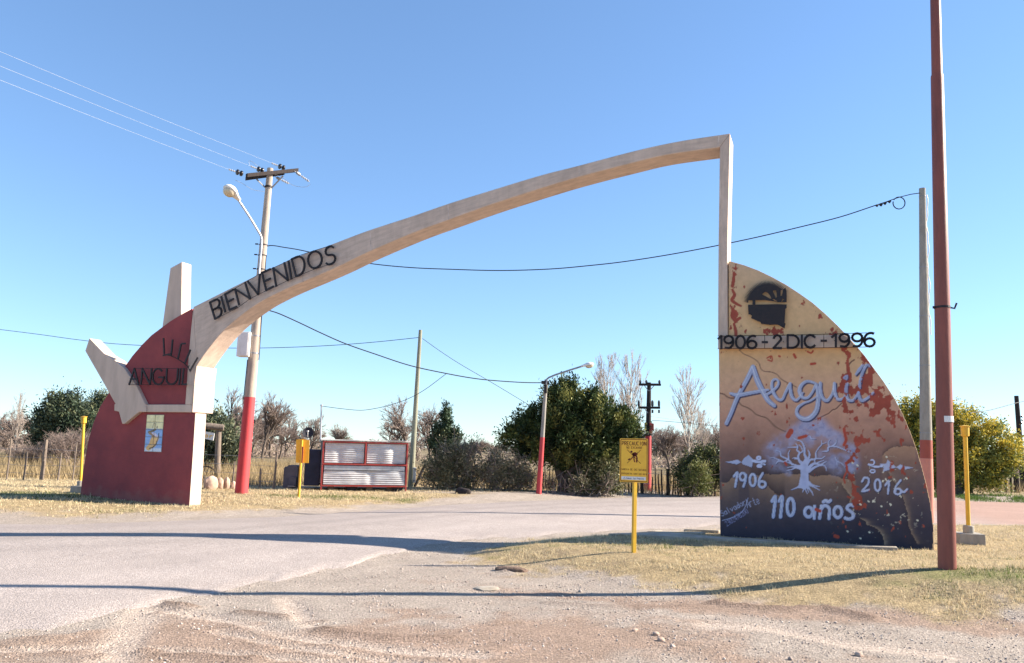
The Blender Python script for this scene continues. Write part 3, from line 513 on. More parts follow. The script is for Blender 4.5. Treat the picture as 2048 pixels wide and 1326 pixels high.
# ---- a single-stroke alphabet: x right, y up, box 0..1
def arc(cx, cy, rx, ry, a0, a1, n=10): return [(cx+rx*math.cos(math.radians(a0+(a1-a0)*i/n)), cy+ry*math.sin(math.radians(a0+(a1-a0)*i/n))) for i in range(n+1)]
GL = {
 'A': [[(0, 0), (.5, 1), (1, 0)], [(.2, .34), (.8, .34)]], 'B': [[(0, 0), (0, 1)], [(0, 1)]+arc(.5, .76, .42, .24, 90, -90)+[(0, .52)], [(0, .52)]+arc(.55, .26, .45, .26, 90, -90)+[(0, 0)]],
 'C': [arc(.55, .5, .55, .5, 40, 320, 16)], 'D': [[(0, 0), (0, 1)], [(0, 1)]+arc(.4, .5, .6, .5, 90, -90, 14)+[(0, 0)]], 'E': [[(1, 1), (0, 1), (0, 0), (1, 0)], [(0, .5), (.8, .5)]],
 'F': [[(1, 1), (0, 1), (0, 0)], [(0, .5), (.7, .5)]], 'G': [arc(.5, .5, .5, .5, 45, 355, 18)+[(.55, .46)]], 'I': [[(.5, 0), (.5, 1)]], 'L': [[(0, 1), (0, 0), (1, 0)]], 'M': [[(0, 0), (0, 1), (.5, .4), (1, 1), (1, 0)]],
 'N': [[(0, 0), (0, 1), (1, 0), (1, 1)]], 'O': [arc(.5, .5, .5, .5, 90, 450, 20)], 'P': [[(0, 0), (0, 1)], [(0, 1)]+arc(.55, .74, .42, .26, 90, -90)+[(0, .48)]], 'R': [[(0, 0), (0, 1)], [(0, 1)]+arc(.55, .74, .42, .26, 90, -90)+[(0, .48)], [(.45, .48), (1, 0)]],
 'S': [arc(.5, .76, .44, .24, 30, 270, 10)+arc(.5, .26, .48, .26, 90, -150, 10)], 'T': [[(0, 1), (1, 1)], [(.5, 1), (.5, 0)]], 'U': [[(0, 1)]+arc(.5, .4, .5, .4, 180, 360, 10)+[(1, 1)]], 'V': [[(0, 1), (.5, 0), (1, 1)]], 'X': [[(0, 1), (1, 0)], [(0, 0), (1, 1)]], 'Z': [[(0, 1), (1, 1), (0, 0), (1, 0)]],
 '0': [arc(.5, .5, .45, .5, 90, 450, 18)], '1': [[(.1, .78), (.6, 1), (.6, 0)]], '2': [arc(.5, .72, .42, .28, 170, -20, 9)+[(.05, 0), (.95, 0)]], '3': [arc(.45, .75, .42, .25, 140, -90, 9)+arc(.45, .26, .48, .26, 90, -140, 9)], '4': [[(.75, 0), (.75, 1), (0, .3), (1, .3)]],
 '6': [[(.85, .95)]+arc(.62, .5, .6, .5, 75, 180, 7)+arc(.5, .3, .46, .3, 180, 540, 16)], '7': [[(0, 1), (1, 1), (.3, 0)]], '8': [arc(.5, .75, .38, .25, 270, 630, 12), arc(.5, .25, .45, .25, 90, 450, 12)], '9': [[(.15, .05)]+arc(.38, .5, .6, .5, -75, 0, 7)+arc(.5, .7, .46, .3, 0, 360, 16)], '-': [[(.1, .5), (.9, .5)]], ':': [[(.5, .2), (.5, .25)], [(.5, .7), (.5, .75)]],
 'a': [arc(.45, .3, .4, .3, 0, 360, 12), [(.85, .6), (.85, 0), (1, 0)]], 'd': [arc(.45, .3, .4, .3, 0, 360, 12), [(.85, 1), (.85, 0)]], 'e': [[(.1, .3), (.85, .32)]+arc(.48, .3, .38, .3, 5, 320, 10)], 'l': [[(.4, 1), (.4, .1), (.6, 0)]], 'm': [[(0, 0), (0, .6)], [(0, .5)]+arc(.25, .42, .22, .18, 150, 0, 6)+[(.47, 0)], [(.47, .42)]+arc(.72, .42, .25, .18, 150, 0, 6)+[(.97, 0)]], 'n': [[(0, 0), (0, .6)], [(0, .42)]+arc(.42, .38, .4, .22, 150, 0, 6)+[(.82, 0)]], 'o': [arc(.45, .3, .42, .3, 0, 360, 12)], 'p': [[(0, .6), (0, -.3)], arc(.45, .3, .42, .3, 0, 360, 12)],
 'r': [[(0, 0), (0, .6)], [(0, .4), (.3, .6), (.8, .58)]], 's': [arc(.45, .45, .35, .15, 30, 270, 6)+arc(.45, .15, .38, .15, 90, -150, 6)], 't': [[(.4, .9), (.4, .1), (.8, 0)], [(.1, .6), (.8, .6)]], 'u': [[(0, .6)]+arc(.4, .25, .4, .25, 180, 360, 6)+[(.8, .6)], [(.8, .6), (.8, 0)]], 'v': [[(0, .6), (.4, 0), (.8, .6)]], 'z': [[(0, .6), (.8, .6), (0, 0), (.8, 0)]], 'i': [[(.4, 0), (.4, .6)], [(.4, .82), (.4, .88)]], 'g': [arc(.45, .3, .4, .3, 0, 360, 12), [(.85, .6), (.85, -.2), (.4, -.35), (.1, -.25)]]}
def textlines(s, x, y, h, adv=.8, w=.62, ang=0):  # text as polylines in a y-up plane
    out = []; c, n_ = math.cos(ang), math.sin(ang)
    for i, ch in enumerate(s):
        for L in GL.get(ch, []): out.append([(x+c*(i*adv*h+px*w*h)-n_*py*h, y+n_*(i*adv*h+px*w*h)+c*py*h) for px, py in L])
    return out
for L in textlines('Salvador', 64, -878, 52, .62, .5, math.radians(27)): blend(.8*stroke(c4([(a, -b) for a, b in L]), .55, .8, sm=False), pig(150, 158, 196))
for L in textlines('Arte', 296, -800, 76, .42, .36, math.radians(20)): blend(.8*stroke(c4([(a, -b) for a, b in L]), .55, .8, sm=False), pig(150, 158, 196))
for L in textlines('2302476200', 108, -968, 46, .52, .42, math.radians(32)): blend(.75*stroke(c4([(a, -b) for a, b in L]), .5, .8, sm=False), pig(132, 138, 186))
blend(.8*stroke(c4([(66, 915), (150, 890), (230, 850), (275, 790), (300, 710)]), .6, .8), pig(150, 158, 196))
# flaked paint that bares the old terracotta coat, and chips down to white plaster
dens = .95*np.exp(-(((PX-1716)/26)**2+((PY-725)/48)**2))+.75*np.exp(-(((PX-1745)/36)**2+((PY-800)/60)**2))+.85*np.exp(-(((PX-1722)/20)**2+((PY-895)/36)**2))+.80*np.exp(-(((PX-1722)/16)**2+((PY-990)/34)**2)) + .5*np.exp(-(((PX-1825)/22)**2+((PY-860)/40)**2))+.55*np.exp(-(((PX-1690)/14)**2+((PY-760)/90)**2))+.2*np.exp(-(((PX-1790)/40)**2+((PY-960)/30)**2))
dens += 1.05*np.exp(-((PX-1468)/7.)**2)*(PY < 672)*(PY > 528)+.6*np.exp(-((PY-662)/9.)**2)*(PY < 674)*(PX < 1700)+.16*(PY < 880)*(PY > 700)*(PX > 1480)+.14*(PY < 672)+.25*np.exp(-(((PX-1655)/30)**2+((PY-640)/30)**2))+.10+.16*(PX > 1690)*(PY < 960)
dens += .55*np.exp(-polyd(PP, muralpx[9:23])/16.)*(PY > 640)+.35*np.exp(-((PX-1700)/14.)**2)*(PY > 740)*(PY < 1060)+.16*(PX > 1690)*(PY > 960)
fl = fbm(UU*12, ZZ*8.5, 101, 4)+.10*(fbm(UU*36, ZZ*30, 105, 2)-.5); th = .86-.305*np.clip(dens, 0, 1.0)
mk = smooth((fl-th)/.014)
TER = pig(126, 60, 50); blend(mk*smooth((fl-th-.0)/.01), TER*(.8+.4*fbm(UU*5, ZZ*5, 107))[..., None]); edge = smooth((fl-th+.012)/.008)*(1-mk); blend(.5*edge, pig(90, 60, 52))
for L in [[(1468, 545), (1467, 560), (1465, 572)], [(1465, 580), (1469, 590), (1464, 600), (1472, 607), (1482, 612)], [(1466, 618), (1464, 632), (1471, 640), (1480, 636)], [(1468, 648), (1471, 660), (1472, 670)]]: blend(stroke(L, [2.5, 3.4, 3.4, 3, 2][:len(L)], .8), TER)
for L, w_ in [([(1534, 716), (1543, 712), (1544, 722), (1536, 720)], 1.4), ([(1588, 709), (1591, 715)], 2.6), ([(1622, 728), (1630, 727)], 2.6), ([(1558, 712), (1560, 713)], 2), ([(1615, 703), (1622, 706), (1626, 702)], 1.8), ([(1576, 872), (1582, 862)], 5), ([(1598, 876), (1612, 872)], 3), ([(1688, 858), (1690, 868), (1692, 880), (1688, 890)], 3), ([(1691, 925), (1694, 940), (1688, 955), (1690, 966)], 1.6), ([(1570, 925), (1573, 930)], 2.2), ([(1632, 1019), (1640, 1022)], 3.2), ([(1670, 1072), (1676, 1074)], 3.4)]: blend(stroke(L, w_, 1.2), pig(142, 62, 50))
chip = smooth((fbm(UU*21, ZZ*19, 111, 4)-.755)/.01)*np.clip(np.exp(-(((PX-1770)/70)**2+((PY-990)/55)**2))*1.3, 0, 1)
blend(chip, pig(198, 186, 176))
for x_, y_ in [(1720, 1008), (1762, 1012), (1780, 1008), (1694, 1062), (1720, 1076), (1738, 1064), (1736, 1002), (1834, 1040), (1714, 930), (1704, 925), (1772, 913), (1812, 956)]: blend(stroke([(x_, y_), (x_+2, y_+1.5)], 1.3, .8), pig(200, 188, 178))
col *= (.93+.14*fbm(UU*2, ZZ*.8, 121))[..., None]
part = .8*smooth((fbm(UU*14, ZZ*14, 131, 3)-.40)/.04)
for pts, ws in AN[-4:]+DOT: blend(part*.8*stroke(c5(pts), [v/5.535+.5 for v in ws], 1.6, off=(2.0, 2.2)), NAVY)
for pts, ws in AN[-4:]+DOT: blend(part*stroke(c5(pts), [v/5.535 for v in ws], .8), LIL)
for L, wd in zip(DG[-6:], DW[-6:]): blend(part*stroke(c4(L), wd/4.551, .7), pig(142, 153, 188))
# vertices and faces of the painted coat
H_, W_ = PX.shape; keep = ok; idn = -np.ones(H_*W_, int); fc = np.arange(H_*W_).reshape(H_, W_); fm = keep[:-1, :-1] & keep[1:, :-1] & keep[1:, 1:] & keep[:-1, 1:]
q = np.stack([fc[:-1, :-1][fm], fc[:-1, 1:][fm], fc[1:, 1:][fm], fc[1:, :-1][fm]], -1); used = np.unique(q); idn[used] = np.arange(len(used))
fastmesh('painted_mural', PW.reshape(-1, 3)[used], idn[q], M['mural'], col.reshape(-1, 3)[used], archroot)
# ---- black iron province emblem standing off the wall
def ce(L): return [C(x, y, 8.29, 1460, 520) for x, y in L]
def filled(name, loops, f, th, mt, parent):      # outer loop + holes in photo coordinates on the monument plane
    cu = bpy.data.curves.new(name, 'CURVE'); cu.dimensions = '2D'; cu.fill_mode = 'BOTH'; cu.extrude = th/2
    off = rootof(parent).location; o_ = pl(*loops[0][0], f)
    for L in loops:
        sp = cu.splines.new('POLY'); sp.points.add(len(L)-1); sp.use_cyclic_u = True
        for i, (x, y) in enumerate(L):
            P = pl(x, y, f)-o_; sp.points[i].co = (P@UD, P[2], 0, 1)
    tmp = bpy.data.objects.new('tmp', cu); me = bpy.data.meshes.new_from_object(tmp); bpy.data.objects.remove(tmp)
    mm = Matrix(((UD[0], 0, -NF[0], o_[0]-off[0]), (UD[1], 0, -NF[1], o_[1]-off[1]), (0, 1, 0, o_[2]-off[2]), (0, 0, 0, 1)))
    mm = Matrix(((UD[0], 0, NF[0], o_[0]-off[0]), (UD[1], 0, NF[1], o_[1]-off[1]), (0, 1, 0, o_[2]-off[2]), (0, 0, 0, 1)))
    me.transform(mm); me.name = name; return mkobj(name, me, parent, mt)
em = filled('province_emblem', [ce([(300, 742), (560, 738), (770, 733), (938, 738), (940, 790), (920, 810), (915, 870), (905, 1040), (920, 1055), (905, 1135), (862, 1110), (820, 1085), (790, 1072), (750, 1070), (660, 1075), (600, 1065), (520, 1060), (500, 1025), (460, 1015), (430, 1000), (400, 985), (350, 965), (362, 925), (340, 905), (305, 900)])], .07, .012, M['iron'], archroot)
out_ = [(296, 668)]; cxs, cys = 625, 730
for k in range(39):
    a = math.radians(176-k*3.45); a2 = math.radians(176-(k+.5)*3.45); r1, r2 = 325, 405
    out_.append((cxs+r1*math.cos(a), cys-r1*math.sin(a))); out_.append((cxs+r2*math.cos(a2), cys-r2*math.sin(a2)*.98))
out_ += [(940, 520), (940, 700), (800, 700), (700, 680), (560, 664)]
filled('sunburst', [ce(out_), ce([(530, 570), (560, 540), (590, 527), (625, 545), (660, 580), (690, 640), (660, 640), (600, 605)]), ce([(708, 507), (766, 503), (778, 620), (758, 626)]), ce([(842, 497), (876, 502), (862, 600), (836, 602)]), ce([(700, 650), (735, 648), (790, 690), (740, 680)]), ce([(870, 640), (895, 655), (850, 700)])], .07, .012, M['iron'], em)
mb = MB(); nn = NF
for L, wd in [([(398, 740), (398, 668)], .05)]:
    A_, B_ = [pl(*q_, .07) for q_ in ce(L)]; mb.bar(A_, B_, wd, .012, nn)
build('emblem_post', mb, M['iron'], em)
for q_ in ce([(400, 600), (850, 600), (450, 850), (850, 850)]):
    mb = MB(); mb.tube([pl(*q_, 0), pl(*q_, .07)], .012, 6); build('standoff', mb, M['iron'], em)
# ---- letters of black flat iron
def quadmap(q):                                   # q: TL TR BL BR in photo coordinates
    TL, TR, BL, BR = [np.array(v, float) for v in q]
    return lambda u, v: (BL*(1-u)+BR*u)*(1-v)+(TL*(1-u)+TR*u)*v
def letter(ch, q, f, parent, r=.02, shapes=None, name='letter'):
    fn = quadmap(q); mb = MB()
    for L in (shapes or GL[ch]):
        P = [pl(*fn(u, v), f) for u, v in L]
        for a, b in zip(P[:-1], P[1:]):
            if np.linalg.norm(b-a) < 1e-4: continue
            d = (b-a)/np.linalg.norm(b-a); mb.bar(a-d*r*.6, b+d*r*.6, 2*r, .028, NF)
    return build(name, mb, M['iron'], parent)
def rods(name, lines, f, parent, r=.006, pegs=(), mt=None):
    mb = MB()
    for L in lines: mb.tube([pl(x, y, f) for x, y in L], r, 6)
    for x, y in pegs: mb.tube([pl(x, y, .0), pl(x, y, f)], .008, 6)
    return build(name, mb, mt or M['iron'], parent)
cb = lambda x, y: C(x, y, 4.42, 360, 460)
baseL = [cb(*p) for p in [(310, 787), (400, 742), (505, 690), (620, 607), (690, 572), (760, 537), (850, 495), (950, 447), (1030, 412), (1110, 378), (1200, 342), (1330, 302)]]
capL = [cb(*p) for p in [(265, 637), (350, 594), (480, 520), (575, 465), (690, 395), (825, 335), (920, 290), (1040, 230), (1175, 185), (1340, 135)]]
wl = rods('welcome_lettering_frame', [baseL, capL], .13, archroot, pegs=[cb(340, 700), cb(560, 560), cb(740, 470), cb(1000, 340), cb(1250, 240)]); wl['label'] = 'iron rods carrying the word BIENVENIDOS on the arch'
for ch, q in [('B', [(265, 640), (350, 597), (310, 785), (372, 752)]), ('I', [(345, 600), (385, 580), (382, 735), (418, 712)]), ('E', [(398, 568), (470, 528), (438, 705), (500, 678)]), ('N', [(487, 522), (576, 466), (522, 660), (620, 607)]), ('V', [(600, 455), (705, 392), (640, 590), (742, 548)]), ('E', [(725, 378), (800, 345), (762, 533), (825, 500)]), ('N', [(824, 336), (922, 290), (850, 495), (955, 445)]), ('I', [(940, 282), (978, 268), (968, 440), (1002, 424)]), ('D', [(988, 258), (1090, 212), (1026, 410), (1110, 376)]), ('O', [(1125, 200), (1245, 178), (1142, 352), (1262, 320)]), ('S', [(1280, 158), (1362, 132), (1288, 318), (1378, 288)])]:
    letter(ch, [cb(*p) for p in q], .13, wl, .022)
c8 = lambda x, y: C(x, y, 10.2, 230, 660)
nl = rods('name_lettering_frame', [[c8(395, 785), c8(1470, 788)], [c8(320, 1113), c8(1475, 1118)]], .16, archroot, pegs=[c8(560, 1000), c8(1000, 940), c8(1320, 1000)]); nl['label'] = 'iron rods carrying the word ANGUIL on the red fin'
for ch, q in [('A', [(295, 785), (500, 785), (290, 1112), (480, 1112)]), ('N', [(560, 788), (750, 788), (530, 1108), (715, 1108)]), ('G', [(775, 790), (985, 790), (765, 1110), (1005, 1110)]), ('U', [(1062, 788), (1285, 788), (1040, 1108), (1262, 1108)]), ('I', [(1300, 788), (1370, 788), (1275, 1112), (1345, 1112)]), ('L', [(1404, 788), (1490, 788), (1372, 1108), (1472, 1108)])]:
    letter(ch, [c8(*p) for p in q], .16, nl, .019)
bl = rods('broken_lettering_frame', [[c8(*p) for p in [(978, 520), (1060, 512), (1140, 525), (1220, 560), (1300, 605), (1380, 655), (1440, 705), (1500, 770), (1540, 855)]]], .16, archroot, r=.012, pegs=[c8(1140, 525), c8(1380, 655)]); bl['label'] = 'bent iron arc with the remains of lost letters'
for L in [[(990, 165), (1005, 490)], [(980, 518), (1130, 490)], [(1178, 195), (1145, 525)], [(1440, 276), (1352, 280), (1285, 590)], [(1540, 400), (1425, 680)], [(1690, 560), (1535, 830)], [(1500, 745), (1520, 735)]]:
    letter('', [(0, 0)]*4, .16, bl, .018, None, 'letter') if False else None
    mb = MB(); P = [pl(*c8(*p), .16) for p in L]
    for a, b in zip(P[:-1], P[1:]): mb.bar(a, b, .036, .026, NF)
    build('letter', mb, M['iron'], bl)
c7 = lambda x, y: C(x, y, 5.39, 1400, 640)
dl = rods('date_lettering_frame', [[c7(190, 172), c7(1100, 160), c7(1882, 136)], [c7(190, 309), c7(1100, 303), c7(1862, 290)], [c7(697, 168), c7(697, 306)], [c7(1335, 156), c7(1335, 298)]], .14, archroot, r=.0055, pegs=[c7(400, 240), c7(900, 235), c7(1450, 220)]); dl['label'] = 'iron rods carrying 1906 - 2 DIC - 1996'
for ch, x0, x1, y0, y1 in [('1', 190, 258, 172, 308), ('9', 258, 360, 172, 305), ('0', 382, 490, 170, 306), ('6', 508, 612, 170, 305), ('-', 665, 732, 180, 298), ('2', 788, 880, 165, 303), ('D', 945, 1065, 164, 300), ('I', 1060, 1136, 162, 302), ('C', 1128, 1240, 162, 298), ('-', 1300, 1368, 165, 283), ('1', 1412, 1500, 155, 292), ('9', 1500, 1612, 150, 290), ('9', 1636, 1752, 145, 287), ('6', 1770, 1886, 140, 285)]:
    letter(ch, [c7(x0, y0), c7(x1, y0), c7(x0, y1), c7(x1, y1)], .14, dl, .019)
# ---- devotional tile picture on the fin: ten glazed tiles, painted
def tile_picture():
    TL, TR, BL, BR = (293.8, 829.3), (328, 829.5), (288.2, 903), (322.2, 904.3); fn = quadmap([TL, TR, BL, BR])
    bk = MB(); F_ = [pl(*fn(u, v), .012) for u, v in [(0, 0), (1, 0), (1, 1), (0, 1)]]; bk.slab(F_, [p-NF*.012 for p in F_]); bo = build('tile_picture', bk, M['slab'], archroot)
    for r in range(5):
        for c in range(2):
            n = 16; g = np.linspace(0, 1, n); A, B = np.meshgrid(g, g); U_ = (c+.03+.94*A)/2; V_ = (r+.03+.94*B)/5
            P = np.array([[pl(*fn(u, v), .02) for u, v in zip(ur, vr)] for ur, vr in zip(U_, V_)])
            cc = np.zeros((n, n, 3)); w1 = smooth((V_-.60)/.04)[..., None]; cc[:] = pig(104, 138, 190)*(1-w1)+pig(196, 180, 142)*w1
            cc = cc*(.75+.5*fbm(U_*7, V_*16, 7)[..., None]); 
            lo2 = smooth((.12-V_)/.04)[..., None]*.6; cc = cc*(1-lo2)+pig(200, 198, 200)*lo2
            def bl2(m_, c_): 
                nonlocal cc; m_ = np.clip(m_, 0, 1)[..., None]; cc = cc*(1-m_)+np.array(c_)*m_
            S = lambda L, w_: (lambda P2: smooth((w_-polyd(P2, [(a*.46, b) for a, b in L]))/.012+.5))(np.stack([U_*.46, V_], -1))
            bl2(S([(.55, .42), (.45, .30), (.4, .18), (.25, .10)], .07), pig(172, 140, 92)); bl2(S([(.7, .36), (.62, .26), (.55, .18)], .05), pig(186, 150, 100)); bl2(S([(.2, .53), (.45, .57), (.55, .60)], .03), pig(84, 70, 50)); bl2(S([(.25, .50), (.4, .46), (.5, .42)], .035), pig(120, 92, 70)); bl2(S([(.3, .09), (.5, .12), (.68, .22), (.7, .28)], .016), pig(60, 52, 44)); bl2(S([(.78, .5), (.78, .4), (.72, .3)], .012), pig(60, 56, 60)); bl2(S([(.4, .64), (.42, .76), (.55, .76), (.54, .64)], .008), pig(90, 84, 76)); bl2(S([(.62, .64), (.66, .69), (.68, .64)], .01), pig(100, 90, 80)); bl2(S([(.45, .5), (.6, .46), (.68, .42)], .03), pig(170, 166, 190))
            P2 = P.reshape(-1, 3); cc2 = cc.reshape(-1, 3); ii = np.arange(n*n).reshape(n, n); q = np.stack([ii[:-1, :-1], ii[:-1, 1:], ii[1:, 1:], ii[1:, :-1]], -1).reshape(-1, 4)
            bd = list(ii[0])+list(ii[1:, -1])+list(ii[-1, ::-1][1:])+list(ii[::-1, 0][1:-1]); nb = len(bd); P3 = np.vstack([P2, P2[bd]-NF*.008]); c3 = np.vstack([cc2, cc2[bd]])
            sq = [(bd[k], n*n+k, n*n+(k+1) % nb, bd[(k+1) % nb]) for k in range(nb)]
            fastmesh('tile', P3, np.vstack([q, sq]), M['glaze'], c3, bo)
M['glaze'] = mat('glazed tile', attr=True, rough=.25, scale=20, var=.1, spec=.5)
tile_picture()
# kerb slab under the painted wall
kb = MB(); a0 = pl(1330, 1096); pts = []
for u, w0, w1 in [(-1.75, .15, .95), (-.9, .25, 1.0), (0, .55, .85), (1.2, .50, .7), (2.2, .42, .62), (2.75, .30, .5)]:
    pts.append((u, w0, w1))
kb_top = []; P0 = pl(1440, 1076); L_, R_ = [], []
for u, w0, w1 in pts:
    a = P0+UD*u+NF*w0; b = P0+UD*u+NF*w1; a[2] = gh(a[0], a[1])+.045; b[2] = gh(b[0], b[1])+.045; L_.append(a); R_.append(b)
ring = L_+R_[::-1]; kb.slab(ring, [p-np.array([0, 0, .15]) for p in ring]); o = build('concrete_kerb', kb, M['slab'], None, bevel=.01); setp(o, 'pale broken concrete kerb along the foot of the painted wall', 'kerb')
kb = MB()
P0 = pl(1440, 1062)
for u0, u1_, w0, w1 in [(-1.9, -1.1, -.55, -.2), (-1.3, -.25, -.1, .18), (-.75, .0, -.75, -.45)]:
    ring = [P0+UD*u0+NF*w0, P0+UD*u1_+NF*(w0+.05), P0+UD*(u1_-.08)+NF*w1, P0+UD*(u0+.1)+NF*(w1-.06)]
    for p in ring: p[2] = gh(p[0], p[1])+.05
    kb = MB(); kb.slab(ring, [p-np.array([0, 0, .15]) for p in ring]); o = build('paving_slab', kb, M['slab'], None, bevel=.008)
    setp(o, {-1.9: 'farthest left pale concrete slab sunk in the turf left of the painted wall', -1.3: 'long pale concrete slab in the turf nearest the camera by the wall', -.75: 'pale concrete slab in the turf against the back left corner of the painted wall'}[u0], 'slab')
# ------------------------------------------------------------------ poles, lamps, cables
def lerp(a, b, t): return np.asarray(a)*(1-t)+np.asarray(b)*t
def frac(a, b, P): return a+(b-a)*P
def pole_pts(base, top, r0, r1, t0=0., t1=1., n=7):
    ts = np.linspace(t0, t1, n); return [lerp(base, top, t) for t in ts], [r0+(r1-r0)*t for t in ts]
def pole_part(name, base, top, r0, r1, t0, t1, mt, parent, n=20, extra=0):
    P, R = pole_pts(base, top, r0, r1, t0, t1); mb = MB(); mb.tube(P, [r+extra for r in R], n); return build(name, mb, mt, parent, smooth_=True)
def tpix(base, top, y):                           # how far up the pole a height in the photo is
    a, b = proj(base)[1], proj(top)[1]; lo, hi = 0., 1.
    for _ in range(30):
        md = (lo+hi)/2
        if proj(lerp(base, top, md))[1] > y: lo = md
        else: hi = md
    return (lo+hi)/2
def ring(mb, c, r, h=.04, ax=(0, 0, 1), n=16): c = np.asarray(c); ax = np.asarray(ax, float); mb.tube([c-ax*h/2, c+ax*h/2], r, n)
def down(p, d=.3): return np.asarray(p)-np.array([0, 0, d])
# left power pole
b = gpt(482, 987); t = atd(540.5, 337, b[1]+.05); pp = thing('power_pole', b, 'tall concrete power pole with red foot and double crossarm right of the red fin', 'power pole', None)
b0 = b.copy(); b = down(b); tr = tpix(b, t, 795)
pole_part('shaft', b, t, .185, .092, tr, 1, M['beigepole'], pp); pole_part('painted_foot', b, t, .185, .092, 0, tr+.001, M['polered'], pp, extra=.004)
A1, A2 = atd(488, 352.5, b[1]-.7), atd(590, 342, b[1]+.75); ad = (A2-A1)/np.linalg.norm(A2-A1); sidev = np.array([ad[1], -ad[0], 0]); sidev /= np.linalg.norm(sidev)
for s_, e0, e1 in ((1, 0, 0), (-1, .18, -.35)):
    mb = MB(); a_ = A1+ad*e0+sidev*.13*s_-ZD*(.0 if s_ == 1 else .06); c_ = A2+ad*e1+sidev*.13*s_-ZD*(.0 if s_ == 1 else .02); mb.bar(a_, c_, .1, .12, ZD); build('crossarm', mb, M['darkwood'], pp, bevel=.006)
for q0, q1 in [((513, 358), (530.5, 375)), ((566, 352), (544, 375))]:
    mb = MB(); mb.bar(atd(*q0, b[1]-.15), atd(*q1, b[1]-.02), .04, .02, sidev); build('brace', mb, M['steel'], pp)
mb = MB(); tp = tpix(b, t, 374); ring(mb, lerp(b, t, tp), .115, .06); o = build('brace_band', mb, M['iron'], pp)
WEND = []
for (x, y), (x2, y2), dy in [((486, 348), (457, 338.5), -.7), ((527, 342), (501, 332.3), 0), ((570, 337), (542.8, 326), .7)]:
    P = atd(x, y, b[1]+dy); Q = atd(x2, y2, b[1]+dy-.35); d = Q-P; mb = MB()
    for f_ in (.12, .38): c_ = P+d*f_; u_ = d/np.linalg.norm(d); mb.tube([c_-u_*.045, c_-u_*.02, c_+u_*.02, c_+u_*.045], [.045, .085, .085, .04], 12)
    io = build('insulator', mb, M['porcelain'], pp, smooth_=True); mb = MB(); mb.tube([P, Q], .014, 6)
    for f_ in (.6, .75, .9): mb.tube([P+d*f_, P+d*(f_+.05)], .03, 6)
    build('dead_end_clamp', mb, M['galv'], io); WEND.append(Q)
for (x, y), (x2, y2) in [((589, 342), (619, 363.5)), ((550, 353.5), (578.5, 367.5))]:
    P = atd(x, y, b[1]+.5); Q = atd(x2, y2, b[1]+.9); d = Q-P; u_ = d/np.linalg.norm(d); mb = MB()
    mb.tube([P+d*.1, P+d*.15, P+d*.35, P+d*.4], [.02, .045, .045, .02], 10); io = build('insulator', mb, M['steel'], pp); mb = MB(); mb.tube([P, Q], .012, 6)
    for f_ in (.5, .62, .74, .86): mb.tube([P+d*f_, P+d*(f_+.05)], .035, 6)
    build('dead_end_clamp', mb, M['galv'], io)
mb = MB(); mb.tube([atd(x, y, b[1]+.2) for x, y in catmull([(500, 332), (498, 322), (508, 326), (530, 345), (560, 352), (585, 370), (610, 374), (621, 368)], 5)], .006, 5); build('jumper_wire', mb, M['wirepale'], pp)
mb = MB(); mb.tube([atd(x, y, b[1]-.2) for x, y in catmull([(470, 360), (485, 367), (505, 379), (528, 383)], 5)], .006, 5); build('jumper_wire', mb, M['wirepale'], pp)
for y_ in (672, 706.7):
    mb = MB(); tt = tpix(b, t, y_); ring(mb, lerp(b, t, tt), .185+(.092-.185)*tt+.008, .04); build('steel_band', mb, M['steel'], pp)
Pb = lerp(b, t, tpix(b, t, 690)); mb = MB(); cbx = atd(489.5, 689, Pb[1]-.12); mb.box(cbx, (.36, .30, .74)); bx_ = build('electricity_box', mb, M['white'], pp, bevel=.015)
mb = MB(); mb.box(cbx+np.array([.04, -.155, 0]), (.20, .02, .68)); build('box_door', mb, M['white'], bx_, bevel=.004)
mb = MB(); mb.tube([lerp(b, t, tpix(b, t, 640))+np.array([.15, -.02, 0]), lerp(b, t, tpix(b, t, 720))+np.array([.18, -.02, 0])], .012, 6); mb.tube([lerp(b, t, tpix(b, t, 512))+np.array([.12, -.02, 0]), lerp(b, t, tpix(b, t, 640))+np.array([.15, -.02, 0])], .012, 6); mb.tube([lerp(b, t, tpix(b, t, 720))+np.array([-.14, -.08, 0]), lerp(b, t, tpix(b, t, 800))+np.array([-.155, -.08, 0])], .012, 6); build('cable_run', mb, M['wireblack'], pp)
